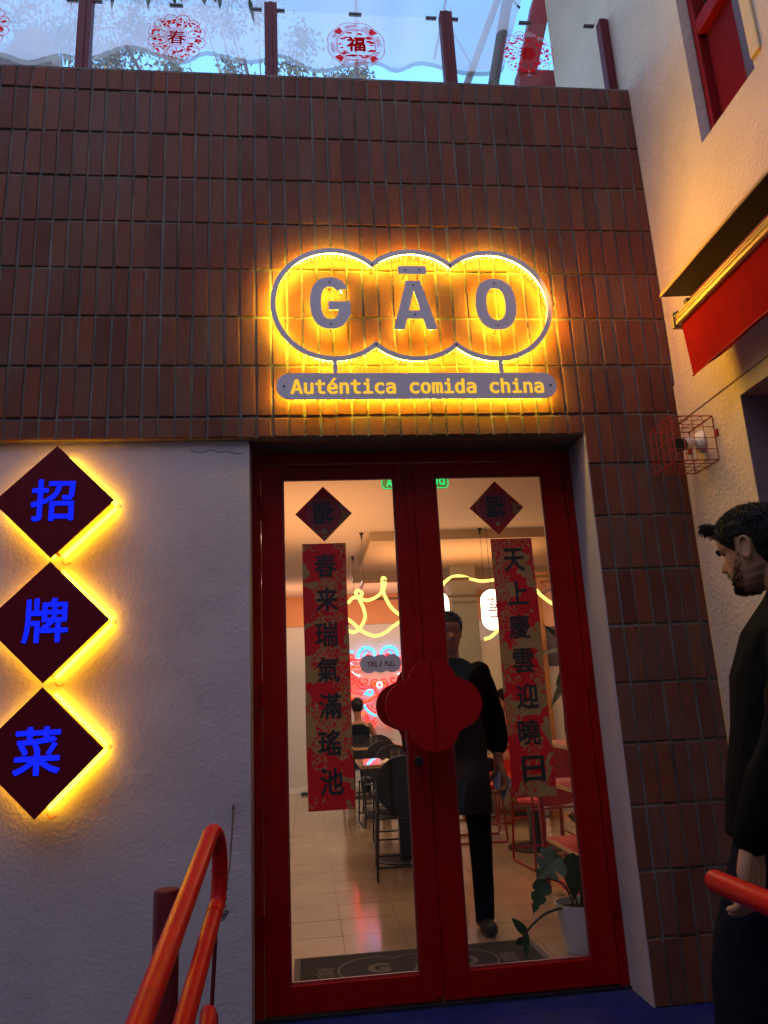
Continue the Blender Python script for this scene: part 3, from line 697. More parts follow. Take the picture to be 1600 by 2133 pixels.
for yy in (-.297, -.06): part(cg, 'tab', MB().box(1.800, 1.8035, yy-.014, yy+.014, 2.262, 2.292), M_wire)
sc_ = thing('security_camera', 'small white bullet camera with black lens inside the red cage', 'camera', (1.80, -.165, 2.28))
part(sc_, 'base', MB().lathe([(.047, 1.8035), (.047, 1.795), (.040, 1.785), (.026, 1.779), (.020, 1.778)][::-1], (0, -.167, 2.285), 28, 'x'), M_white, smooth=True)
part(sc_, 'arm', MB().tube([(1.778, -.167, 2.285), (1.755, -.172, 2.28), (1.738, -.18, 2.272)], .010, 12), M_white, smooth=True)
bd = Vector((-.80, -.50, -.26)).normalized(); c0 = Vector((1.752, -.172, 2.276))
part(sc_, 'body', MB().tube([c0, c0+bd*.012, c0+bd*.085], [.022, .028, .028], 20), M_white, smooth=True)
part(sc_, 'lens', MB().tube([c0+bd*.0855, c0+bd*.09, c0+bd*.112], [.028, .030, .029], 20), mat('lens_black', (.008, .008, .010), .2), smooth=True)

# ------------------------------------------------------------------ dining room shell
M_ceil = mat('ceiling_paint', (.62, .54, .46), .85, var=.03, vscale=2)
M_wallin = mat('pale_wall_paint', (.56, .55, .53), .6, var=.03, vscale=2)
M_terra = mat('terracotta_paint', (.58, .27, .12), .7, var=.05)
fl = structure('dining_floor', MB().box(-1.6, 3.5, .3005, 8.4, -.30, -.0045), mat('grout', (.07, .055, .04), .8))
M_tile = mat('floor_tile', (.35, .27, .19), .12, var=.10, vscale=5, stretch=(1, .6, 1), rvar=.04, spec=.8)
tw = .3275
tile_me = [MB().box(.0012, tw-.0012, .0012, tw-.0012, -.0042, 0).mesh('tile', M_tile) for _ in range(2)]
tr_ = random.Random(2); tiles = []
for i in range(-4, 11):
    for j in range(0, 24):
        x, y = .172+(i)*tw-.005, .305+j*tw*1.005
        if y > 8.1 or x > 3.2: continue
        tiles.append((abs(x-.6)*.4+y, x, y))
tiles.sort(); trest = MB()
for n, (_, x, y) in enumerate(tiles):
    if n < 300:
        o = link('tile', tile_me[0], fl); o.location = (x, y, tr_.uniform(-.0003, .0003)); o.rotation_euler = (tr_.uniform(-.0012, .0012), tr_.uniform(-.0012, .0012), 0)
    else: trest.box(x+.0012, x+tw-.0012, y+.0012, y+tw-.0012, -.0042, 0)
o = link('far_tiles', trest.mesh('far_tiles', M_tile), fl); o['kind'] = 'stuff'
structure('dining_ceiling', MB().box(-1.6, 3.5, .3005, 8.4, 2.84, 3.2), M_ceil)
structure('bulkhead', MB().box(-1.6, 3.5, .3005, .885, 2.452, 2.8395), M_ceil)
bw = thing('back_wall', 'pale back wall with orange upper band behind the neon mask', 'wall')
part(bw, 'wall_face', MB().box(-1.6, 3.5, 8.24, 8.4, -.3, 2.386), M_wallin)
part(bw, 'upper_band', MB().box(-1.6, 3.5, 8.215, 8.4, 2.3865, 2.8395), M_terra)
part(bw, 'skirting', MB().box(-1.6, 3.5, 8.225, 8.2395, 0, .09), M_white)
part(bw, 'skirting_block', MB().box(-.10, .02, 8.10, 8.2245, 0, .03), M_black)
w2 = thing('room_side_wall', 'pale left side wall of the dining room', 'wall'); part(w2, 'wall_face', MB().box(-1.75, -1.6, .3, 8.4, -.3, 3.2), M_wallin)
w3 = thing('room_right_wall', 'terracotta right side wall of the dining room beyond the tables', 'wall'); part(w3, 'wall_face', MB().box(3.5, 3.65, .3, 8.4, -.3, 3.2), M_terra)
cp_ = thing('ceiling_panel', 'dropped rectangular ceiling panel with tan edges over the tables', 'ceiling panel', (1.6, 4.8, 2.8))
part(cp_, 'panel', MB().box(.660, 3.4, 3.92, 5.62, 2.745, 2.8395), mat('tan_panel', (.50, .40, .27), .8, var=.03))
bm_ = thing('ceiling_beam', 'tan ceiling beam beyond the dropped panel', 'beam', (1.5, 6.2, 2.8)); part(bm_, 'beam', MB().box(.62, 3.45, 6.10, 6.3, 2.72, 2.8395), bpy.data.materials['tan_panel'])
co = thing('column', 'olive grey square column behind the waiter', 'column', (1.85, 5.5, 0)); part(co, 'shaft', MB().box(1.72, 2.02, 5.40, 5.75, 0, 2.8395), mat('olive_paint', (.27, .26, .20), .35, var=.05))
pa = thing('partition', 'cream half height partition beside the olive column', 'partition', (2.2, 5.5, 0)); part(pa, 'panel', MB().box(2.0205, 2.5, 5.45, 5.6, 0, 1.86), mat('cream_panel', (.60, .54, .45), .5, var=.04))
wp = thing('wooden_frame', 'orange brown timber post and beam seen right of the right couplet', 'timber frame', (2.48, 4.6, 0))
M_wood = mat('orange_timber', (.36, .15, .04), .45, var=.2, vscale=8, stretch=(8, 8, 1))
part(wp, 'post', MB().box(2.425, 2.535, 4.58, 4.70, 0, 2.40), M_wood); part(wp, 'beam', MB().box(2.425, 3.45, 4.58, 4.70, 2.4005, 2.50), M_wood)
part(wp, 'dark_panel', MB().box(2.5355, 3.45, 4.66, 4.68, 1.50, 1.92), mat('slate_panel', (.10, .09, .12), .4)); part(wp, 'pale_panel', MB().box(2.5355, 3.45, 4.66, 4.68, .05, 1.4995), M_wallin)

# room lamps and two unseen fills: uplight on the suspended frame, downlights tucked behind the door bulkhead and along the beam
def area(name, loc, rot, sx, sy, watts, col=(1.0, .56, .24)):
    l = bpy.data.lights.new(name, 'AREA'); l.shape = 'RECTANGLE'; l.size = sx; l.size_y = sy; l.energy = watts*K; l.color = col
    o = bpy.data.objects.new(name, l); COL.objects.link(o); o.location = loc; o.rotation_euler = rot; return o
area('frame_uplight', (1.6, 4.55, 2.40), (PI, 0, 0), 1.6, .9, 13, (1.0, .44, .17))
area('door_downlight', (.6, 1.02, 2.83), (0, 0, 0), 2.2, .12, 9, (1.0, .68, .40))
area('ceiling_fill', (.0, 3.2, 2.2), (PI, .12, 0), 1.6, 2.2, 23, (1.0, .44, .17))  # added fill lamp, unseen, brightens the near ceiling
area('band_fill', (.3, 7.2, 2.25), (PI*.82, 0, 0), 3.4, .3, 20, (1.0, .46, .22))  # added fill lamp, unseen, brightens the upper band of the back wall
area('back_downlight', (1.2, 6.7, 2.83), (0, 0, 0), 3.5, .12, 50, (1.0, .82, .66))
area('mid_downlight', (1.2, 3.6, 2.735), (0, 0, 0), 3.0, .1, 36, (1.0, .66, .38))

# ------------------------------------------------------------------ hanging neon
M_yel = emit('yellow_neon', (1.0, .72, .16), 1.9)
M_bronze = mat('bronze_metal', (.12, .06, .02), .35, metal=.6)
nf = thing('neon_pendant', 'bronze suspended frame with looping yellow neon tube', 'pendant light', (1.5, 4.4, 2.36))
FZ = 2.353
fr_ = MB()
for a_, b_ in (((.575, 3.95), (2.75, 3.95)), ((.575, 5.2), (2.75, 5.2)), ((.575, 3.975), (.575, 5.175)), ((2.75, 3.975), (2.75, 5.175))):
    fr_.box(min(a_[0], b_[0])-.0125, max(a_[0], b_[0])+.0125, min(a_[1], b_[1])-.0125, max(a_[1], b_[1])+.0125, FZ-.012, FZ+.012)
part(nf, 'frame', fr_, M_bronze)
for x, y in ((.575, 3.95), (.56, 5.15), (1.745, 3.88), (2.7, 3.95)):
    zt = 2.745 if (x > .66 and 3.92 < y < 5.62) else 2.8395
    part(nf, 'wire', MB().tube([(x, y, FZ), (x, y, zt-.03)], .0022, 5), M_black)
    part(nf, 'ceiling_fixing', MB().lathe([(.012, zt-.06), (.004, zt-.045), (.012, zt-.04), (.010, zt-.02), (.02, zt-.018), (.02, zt-.0005)], (x, y, 0), 10), M_black)
NY = 3.93
n1 = [(.40, 2.12), (.44, 2.09), (.47, 2.105), (.46, 2.135), (.425, 2.133), (.41, 2.11)]
n2 = [(.42, 2.15), (.465, 2.20), (.53, 2.207), (.556, 2.241), (.52, 2.268), (.493, 2.243), (.521, 2.19), (.565, 2.09), (.574, 1.998), (.518, 1.906), (.465, 1.874), (.419, 1.884), (.36, 1.92)]
n3 = [(.52, 2.205), (.58, 2.178), (.633, 2.177), (.70, 2.205), (.741, 2.243), (.757, 2.30), (.755, 2.348), (.765, 2.387), (.787, 2.380), (.787, 2.34), (.770, 2.28), (.762, 2.242), (.785, 2.18), (.83, 2.10), (.905, 2.029), (.98, 2.0), (1.07, 2.01), (1.16, 2.08), (1.25, 2.19), (1.342, 2.293), (1.408, 2.353), (1.491, 2.382), (1.563, 2.375), (1.641, 2.345), (1.73, 2.32), (1.848, 2.325), (1.95, 2.345), (2.05, 2.34), (2.17, 2.30), (2.276, 2.226), (2.324, 2.162), (2.39, 2.097), (2.45, 2.059), (2.56, 2.04)]
n4 = [(.36, 2.03), (.423, 1.991), (.468, 1.951), (.53, 1.889), (.602, 1.848), (.678, 1.832), (.766, 1.862), (.847, 1.919), (.91, 1.959), (1.0, 2.04)]
n5 = [(1.723, 1.76), (1.773, 1.771), (1.82, 1.803), (1.859, 1.836), (1.89, 1.90)]
for i, pp in enumerate((n2, n3, n4, n5)):
    part(nf, 'neon_tube', MB().tube(smooth_path([(x, NY+.02*math.sin(k*.9+i)+i*.012, z) for k, (x, z) in enumerate(pp)], 6), .0165, 8), M_yel, smooth=True)

M_lant = emit('lantern_white', (1.0, .86, .60), 4.2)
M_lred = mat('lantern_red', (.40, .04, .02), .5)
for x, lab in ((1.79, 'white glowing capsule lantern with red strokes half hidden by the right couplet'), (1.262, 'white glowing capsule lantern cut off by the middle of the door')):
    ln = thing('lantern', lab, 'lantern', (x, 3.80, 2.03), group='white capsule lanterns')
    z0, z1, w = 1.83, 2.215, .105
    pr = arc((x, z1-w), w, 0, 180, 14)+arc((x, z0+w), w, 180, 360, 14)
    part(ln, 'body', MB().prism([pr], 3.78, 3.84), M_lant, bevel=.012)
    part(ln, 'character', glyph('喜', .10, .20, (x, 2.04), 3.775, .002, .0), M_lred)
    part(ln, 'cord', MB().tube([(x, 3.81, z1), (x, 3.81, 2.8395)], .003, 5), M_black)

# neon mask on the back wall, drawn as tubes (x mirrored about its nose)
M_nred = emit('red_neon', (1.0, .016, .010), 4.2); M_ncy = emit('cyan_neon', (.02, .48, 1.0), 4.0); M_nwh = emit('white_neon', (.9, .9, 1.0), 2.0); M_nor = emit('orange_neon', (1.0, .08, .015), 3.2)
U = .000725; MXc, MZc, MY = 1.085, 1.475, 8.16
mk = thing('neon_mask', 'red and cyan neon lion mask on the back wall', 'neon sign', (MXc, MY, MZc))
def nt_(pts, m_, mirror=True, r=.0120, closed=False, sm=5):
    for sg in ((1, -1) if mirror else (1,)):
        p3 = [(MXc+sg*p[0]*U, MY, MZc+p[1]*U) for p in pts]
        part(mk, 'neon_tube', MB().tube(p3 if closed else smooth_path(p3, sm), r, 6, closed=closed), m_, smooth=True)
ex, ez = -235, 590
for r in (190, 160): nt_(arc((ex, ez), r, 195, -15, 18), M_ncy, r=.009)
nt_(arc((ex+25, ez-15), 45, 0, 330, 12), M_nred, closed=True); nt_(arc((ex+25, ez-15), 22, 0, 330, 8), M_nred, closed=True)
nt_([(ex+10, 670), (ex-40, 640), (ex-50, 580), (ex-30, 530), (ex+20, 510)], M_ncy, r=.012)
nt_([(0, 620), (-60, 555), (-105, 475), (-60, 500), (0, 575)], M_nred)
nt_([(-105, 475), (-200, 470), (-300, 500), (-400, 530), (-480, 520), (-540, 540), (-590, 590), (-560, 620), (-510, 600), (-520, 550), (-570, 500), (-560, 420), (-480, 380), (-380, 370), (-260, 400), (-120, 420)], M_nred)
nt_([(-620, 680), (-560, 695), (-500, 690)], M_ncy); nt_([(-630, 460), (-580, 470), (-540, 420)], M_ncy, r=.012)
nt_([(-630, 340), (-520, 370), (-400, 370), (-300, 340)], M_nor)
nt_([(-620, 310), (-520, 240), (-460, 170), (-430, 80), (-340, 0), (-220, -30), (-140, 0)], M_nred, r=.013)
nt_([(-610, 270), (-520, 180), (-480, 60), (-380, -50), (-240, -75), (-130, -50)], M_nred)
nt_([(-380, 160), (-400, 90), (-340, 40), (-260, 50), (-240, 110), (-290, 130), (-310, 95)], M_nred)
nt_([(-560, 290), (-470, 220), (-380, 200)], M_nwh)
nt_(arc((-88, 25), 88, 0, 345, 16), M_nred, closed=True, r=.010); nt_(arc((-88, 25), 48, 0, 330, 12), M_nor, closed=True); nt_(arc((-88, 25), 20, 0, 330, 8), M_nred, closed=True)
nt_(arc((5, 0), 52, 0, 345, 16), M_nwh, False, .016, True)
nt_([(-75, -80), (-70, -140), (-30, -175), (0, -185), (30, -175), (70, -140), (75, -80)], M_nred, False)
nt_([(-600, 60), (-610, 120), (-560, 150), (-510, 110), (-540, 60), (-600, 30), (-620, -40), (-560, -110), (-480, -150), (-330, -165)], M_nred)
nt_([(-620, -140), (-600, -230), (-520, -310), (-380, -345), (-240, -320), (-100, -240), (0, -190)], M_nred, r=.013); nt_([(-590, -180), (-550, -260), (-440, -310), (-300, -310), (-160, -250), (-60, -190)], M_nor)
nt_(arc((-205, -140), 58, 0, 345, 14), M_ncy, closed=True, r=.013); nt_([(-225, -150), (-280, -165), (-330, -170)], M_ncy, r=.012)
nt_([(-325, -380), (-300, -450), (-240, -520), (-160, -580), (-90, -610)], M_ncy, r=.014); nt_([(-265, -375), (-235, -440), (-180, -500), (-90, -550)], M_nred, r=.013); nt_([(-190, -380), (-160, -440), (-90, -480)], M_nred)
nt_([(-400, -530), (-300, -520)], M_nor); nt_([(-390, -570), (-300, -560)], M_nor); nt_([(-520, -370), (-540, -430), (-520, -470)], M_nor)
nt_([(-320, -540), (-300, -640), (-240, -750), (-175, -830), (-120, -770), (-85, -720)], M_nred, r=.012); nt_([(-280, -560), (-250, -660), (-190, -750), (-140, -700), (-110, -640)], M_nred)

# ------------------------------------------------------------------ tables and chairs
def make_chair(label, m_, mf, group):
    t = thing('chair', label, 'chair', (0, 0, 0), group)
    part(t, 'seat', MB().lathe([(.16, .415), (.205, .425), (.215, .445), (.205, .465), (.15, .472)], (0, 0, 0), 24), m_, smooth=True)
    bk = MB(); vs = []; n = 24
    for lay in (0, 1):
        for k in range(n):
            a_ = 2*PI*k/n; x, z = .205*math.cos(a_), .205*math.sin(a_)
            vs.append((x, -.205-(.03 if lay else 0)+.9*x*x-.08*z, .63+z))
    bk.add(vs+[(0, -.205, .63), (0, -.235, .63)], [(k, (k+1) % n, (k+1) % n+n, k+n) for k in range(n)]+[((k+1) % n, k, 2*n) for k in range(n)]+[(k+n, (k+1) % n+n, 2*n+1) for k in range(n)])
    part(t, 'backrest', bk, m_, smooth=True)
    for s_ in (-1, 1):
        part(t, 'leg_frame', MB().tube([(s_*.19, -.22, .66), (s_*.195, -.21, .42), (s_*.215, -.225, .03), (s_*.215, -.215, .01), (s_*.215, .20, .01), (s_*.215, .21, .03), (s_*.195, .19, .42)], .009, 8), mf, smooth=True)
    for y, z in ((-.222, .09), (.203, .09), (.19, .41), (-.21, .41)):
        part(t, 'stretcher', MB().tube([(-.212, y, z), (.212, y, z)], .008, 8), mf)
    return t
M_navy = mat('dark_navy_velvet', (.010, .010, .017), .6, var=.15); M_chred = mat('red_velvet', (.42, .012, .014), .55, var=.12); M_frred = mat('red_frame', (.28, .010, .010), .4)
ca = make_chair('', M_navy, M_black, 'dark round back chairs'); cb = make_chair('', M_chred, M_frred, 'red round back chairs')
def put(proto, first, x, y, a, lab):
    o = proto if first else copy_tree(proto)
    o.location = (x, y, 0); o.rotation_euler = (0, 0, math.radians(a)); o['label'] = lab
for i, (x, y, a, lab) in enumerate(((.70, 2.68, -4, 'dark round back chair nearest the left door pane, back to the camera'), (.78, 3.78, 178, 'dark round back chair on the far side of the nearest dark table'),
                                    (.76, 5.08, 5, 'dark round back chair before the second dark table'), (.86, 6.20, 176, 'dark round back chair behind the second dark table'), (.66, 6.95, 0, 'dark chair the bare armed woman sits on near the neon mask'))):
    put(ca, i == 0, x, y, a, lab)
for i, (x, y, a, lab) in enumerate(((1.78, 2.66, 6, 'red round back chair nearest the white plant pot'), (1.50, 3.80, -95, 'red round back chair just right of the waiter'), (2.36, 3.30, 90, 'red round back chair right of the red couplet, facing left'),
                                    (2.05, 4.45, 170, 'red round back chair behind the nearest wooden table'), (1.78, 4.72, -80, 'red round back chair farthest from the door'))):
    put(cb, i == 0, x, y, a, lab)
M_top = mat('glossy_table_wood', (.20, .12, .085), .06, var=.15, vscale=4, stretch=(1, 9, 1), coat=1.0, spec=.8); M_edge = mat('pale_wood_edge', (.62, .42, .22), .4, var=.1)
def make_table(label):
    t = thing('table', label, 'table', (0, 0, 0), 'square dining tables')
    part(t, 'tabletop', MB().box(-.35, .35, -.35, .35, .725, .752), M_top, bevel=.003)
    part(t, 'edge_band', MB().box(-.353, .353, -.353, -.3505, .726, .751).box(-.353, -.3505, -.3504, .353, .726, .751), M_edge)
    part(t, 'pedestal', MB().box(-.045, .045, -.045, .045, .012, .7245), M_black)
    part(t, 'base_plate', MB().lathe([(.24, .0005), (.24, .009), (.22, .0115)], (0, 0, 0), 28), M_black)
    return t
tb = make_table('')
for i, (x, y, lab) in enumerate(((.76, 3.20, 'dark table with a drinking glass behind the left door pane'), (.86, 5.65, 'second dark table, with a glass, behind the nearest one'), (.80, 7.5, 'farthest table, where the bare armed woman leans'),
                                 (1.86, 3.28, 'wooden table on a black pedestal behind the right couplet'), (2.35, 5.0, 'farthest wooden table by the cream partition'))):
    o = tb if i == 0 else copy_tree(tb); o.location = (x, y, 0); o['label'] = lab
gl_ = thing('drinking_glass', 'short clear drinking glass on the nearest dark table', 'glass', (.70, 3.06, .752), 'drinking glasses')
part(gl_, 'tumbler', MB().lathe([(.030, .753), (.036, .80), (.037, .845), (.0355, .845), (.0345, .80), (.028, .757)], (.70, 3.06, 0), 20, capb=True, capt=True), M_glass, smooth=True)
g2 = copy_tree(gl_); g2.location = (.74, 5.50, .752); g2['label'] = 'short clear drinking glass on the second dark table'
np_ = thing('napkin', 'crumpled pale napkin on the nearest dark table', 'napkin', (.62, 3.0, .752))
part(np_, 'cloth', MB().add([(.56, 2.95, .756), (.66, 2.93, .757), (.68, 3.02, .758), (.60, 3.05, .757), (.62, 2.99, .785)], [(0, 1, 4), (1, 2, 4), (2, 3, 4), (3, 0, 4), (0, 3, 2, 1)]), mat('napkin_cloth', (.7, .62, .5), .9))
sh_ = thing('shelf_unit', 'red metal shelf unit with pale wood edges behind the plant pot', 'shelf unit', (1.7, 1.5, 0))
for x, y in ((1.50, 1.85), (1.50, 1.0), (2.05, 1.85), (2.05, 1.0)): part(sh_, 'post', MB().box(x-.014, x+.014, y-.014, y+.014, 0, .92), M_frred)
for z in (.06, .315, .665, .905):
    so_ = part(sh_, 'shelf', MB().box(1.516, 2.05, 1.0, 1.835, z-.012, z+.012), M_chred)
    part(so_, 'wood_edge', MB().box(1.508, 1.5155, 1.015, 1.835, z-.010, z+.011), M_edge)

# door mat
mt = thing('door_mat', 'dark doormat with pale name lettering inside the door', 'doormat', (.52, .75, 0))
M_mat = mat('mat_pile', (.028, .026, .025), .95, var=.5, vscale=260, bump=.8, bscale=300); M_matg = mat('mat_letter', (.115, .10, .085), .95, var=.3, vscale=200)
part(mt, 'pile', MB().box(-.055, 1.085, .345, .935, .0008, .011), M_mat)
part(mt, 'border', MB().box(-.085, -.0555, .33, .95, .0008, .008).box(1.0855, 1.115, .33, .95, .0008, .008).box(-.055, 1.085, .9355, .95, .0008, .008), mat('mat_rubber', (.05, .047, .045), .7))
def flat(mb, cx, cy, sc, z):   # turn an XZ drawing into one lying on the floor
    mb.v = [(cx+(a)*sc, cy+c*sc, z+(b)) for a, b, c in mb.v]; return mb
k_ = .46
part(mt, 'outline', flat(MB().prism([[(x-CX[1], z-CZ) for x, z in lobes(RO)], [(x-CX[1], z-CZ) for x, z in lobes(RO-.02)]], -.0006, 0), .50, .70, k_*1.25, .0122), M_matg)
for ch_, x in (('G', .31), ('Ā', .52), ('O', .73)): part(mt, 'letter', flat(glyph(ch_, .105, .13 if ch_ != 'Ā' else .17, (0, 0), -.0006, .0006, .05), x, .70 if ch_ != 'Ā' else .72, 1, .0122), M_matg)
part(mt, 'letter', flat(glyph('喜', .10, .13, (0, 0), -.0006, .0006, .01), .93, .70, 1, .0122), M_matg)
part(mt, 'letter', flat(glyph('喜', .10, .13, (0, 0), -.0006, .0006, .01), .06, .70, 1, .0122), M_matg)

# green exit sign hanging behind the door head
es = thing('exit_sign', 'green lit exit sign seen from behind at the top of the door glass', 'exit sign', (.70, 1.2, 2.53))
M_gr = sheer('green_acrylic', (.05, .45, .12), .45); M_ge = emit('green_light', (.03, 1.0, .25), 1.0)
pr = [(.490, 2.60), (.490, 2.50), (.505, 2.482), (.895, 2.482), (.910, 2.50), (.910, 2.60)]
part(es, 'panel', MB().prism([pr], 1.195, 1.205), M_gr)
part(es, 'rim', MB().prism([pr, [(x*.97+.7*.03, z*.90+2.541*.10) for x, z in pr]], 1.190, 1.1945), emit('green_rim', (.10, .9, .25), .9))
part(es, 'character', glyph('A', .040, .046, (.540, 2.520), 1.188, .002, .03), M_ge)
part(es, 'character', glyph('D', .036, .044, (.868, 2.525), 1.188, .002, .03, mirror=True), M_ge)
part(es, 'character', glyph('I', .012, .044, (.835, 2.525), 1.188, .002, .02), M_ge)
part(es, 'bar', MB().box(.50, .90, 1.188, 1.19, 2.556, 2.566), M_ge)
part(es, 'housing', MB().box(.52, .88, 1.18, 1.22, 2.601, 2.64), M_white); part(es, 'rod', MB().tube([(.7, 1.2, 2.64), (.7, 1.2, 2.8395)], .006, 8), M_white)

# ------------------------------------------------------------------ people
M_skin = mat('skin', (.36, .165, .088), .6, spec=.3, var=.06, vscale=30); M_hair = mat('dark_hair', (.0075, .0045, .003), .75, spec=.2, var=.4, vscale=150)
M_blackcloth = mat('black_cloth', (.004, .0035, .004), .9, spec=.08, var=.3, vscale=30, bump=.3, bscale=200); M_dkcloth = mat('dark_blue_cloth', (.006, .0065, .011), .9, spec=.08, var=.25, vscale=25, bump=.2, bscale=150)
M_apron = mat('grey_apron', (.014, .015, .019), .85, var=.2); M_shoe = mat('shoe', (.02, .02, .022), .5)
def ball(mb, c, r, n=14):
    rx, ry, rz = r if isinstance(r, tuple) else (r, r, r)
    m = n//2; vs = []; fs = []
    for i in range(1, m):
        t = PI*i/m
        for k in range(n): vs.append((c[0]+rx*math.sin(t)*math.cos(2*PI*k/n), c[1]+ry*math.sin(t)*math.sin(2*PI*k/n), c[2]+rz*math.cos(t)))
    fs = [(i*n+k, i*n+(k+1) % n, (i+1)*n+(k+1) % n, (i+1)*n+k) for i in range(m-2) for k in range(n)]
    vs += [(c[0], c[1], c[2]+rz), (c[0], c[1], c[2]-rz)]; a = len(vs)-2
    fs += [(a, (k+1) % n, k) for k in range(n)]+[(a+1, (m-2)*n+k, (m-2)*n+(k+1) % n) for k in range(n)]
    return mb.add(vs, fs)
def limb(mb, pts, rad, n=12):
    P = smooth_path(pts, 5); R = []
    for i in range(len(P)):
        t = i/5; k = min(int(t), len(rad)-2); R.append(rad[k]+(rad[k+1]-rad[k])*(t-k))
    mb.tube(P, R, n); ball(mb, P[0], R[0]); ball(mb, P[-1], R[-1]); return mb
def stack(mb, rings, n=20, e=2.4):
    """loft of rounded sections (cx, cy, rx, ry, z)"""
    vs = []
    for cx, cy, rx, ry, z in rings:
        for k in range(n):
            t = 2*PI*k/n; c, s_ = math.cos(t), math.sin(t)
            vs.append((cx+rx*math.copysign(abs(c)**(2/e), c), cy+ry*math.copysign(abs(s_)**(2/e), s_), z))
    fs = [(i*n+k, i*n+(k+1) % n, (i+1)*n+(k+1) % n, (i+1)*n+k) for i in range(len(rings)-1) for k in range(n)]
    fs += [tuple(range(n))[::-1], tuple((len(rings)-1)*n+k for k in range(n))]
    return mb.add(vs, fs)
def interp(tab, z):
    for (a, v), (b, w) in zip(tab, tab[1:]):
        if z <= b:
            t = (z-a)/(b-a) if b > a else 0; t = t*t*(3-2*t); return v+(w-v)*t
    return tab[-1][1]
FR = [(0, .17), (.03, .33), (.07, .375), (.11, .37), (.155, .345), (.195, .382), (.222, .372), (.235, .358), (.25, .375), (.285, .39), (.32, .37), (.36, .375), (.45, .365), (.50, .345), (.56, .392), (.62, .40), (.70, .395), (.80, .35), (.88, .27), (.94, .18), (1, .0)]
BK = [(0, .08), (.08, -.03), (.16, -.14), (.25, -.24), (.35, -.33), (.48, -.42), (.60, -.45), (.72, -.43), (.82, -.37), (.90, -.28), (.95, -.19), (1, -.0)]
HW = [(0, .07), (.04, .14), (.09, .185), (.16, .225), (.25, .262), (.35, .285), (.48, .305), (.60, .322), (.72, .318), (.82, .28), (.90, .21), (.95, .14), (1, 0.001)]
def head_pt(H, z, th, off=0):
    f, b_, w = interp(FR, z), interp(BK, z), interp(HW, z)
    cy, ry = (f+b_)/2, (f-b_)/2; c, s_ = math.sin(th), math.cos(th)   # th=0 faces +Y
    e = 2.25; x = w*math.copysign(abs(c)**(2/e), c); y = cy+ry*math.copysign(abs(s_)**(2/e), s_)
    g = math.exp(-(th/.17)**2)
    y += g*interp([(0, 0), (.318, 0), (.335, .085), (.365, .135), (.40, .115), (.48, .055), (.54, .01), (.58, 0), (1, 0)], z)
    y -= .045*math.exp(-((abs(th)-.42)/.16)**2)*math.exp(-((z-.49)/.045)**2)
    y += .015*math.exp(-((abs(th)-.40)/.25)**2)*math.exp(-((z-.565)/.03)**2)
    y += .02*math.exp(-((abs(th)-.22)/.09)**2)*math.exp(-((z-.345)/.025)**2)
    if off: x *= 1+off/.30; y = cy+(y-cy)*(1+off/.40)
    return (x*H, y*H, z*H+(off*H*.8*max(0, z-.6)/.4 if off else 0))
def head_mesh(H, nz=64, nt=72):
    vs = []; 
    zs = [.5-.5*math.cos(PI*i/nz)*.999 for i in range(nz+1)]
    for z in zs:
        for k in range(nt):
            th = -PI+2*PI*k/nt
            vs.append(head_pt(H, z, th))
    m = MB().add(vs, [(i*nt+k, i*nt+(k+1) % nt, (i+1)*nt+(k+1) % nt, (i+1)*nt+k) for i in range(nz) for k in range(nt)]+[tuple(range(nt))[::-1], tuple(nz*nt+k for k in range(nt))])
    for s_ in (-1, 1):   # ears: rim, bowl and lobe
        ex_, ey = s_*.305*H, -.055*H
        rim = [(ex_+s_*(.035+.02*math.sin(t))*H, ey+(.070*math.cos(t)-.02*math.sin(t))*H, (.465+.115*math.sin(t))*H) for t in [2*PI*k/16 for k in range(16)]]
        m.tube(rim, .018*H, 8, closed=True)
        ball(m, (ex_+s_*.012*H, ey, .46*H), (.022*H, .062*H, .105*H), 12); ball(m, (ex_+s_*.02*H, ey+.01*H, .355*H), (.022*H, .035*H, .04*H), 10)
    return m
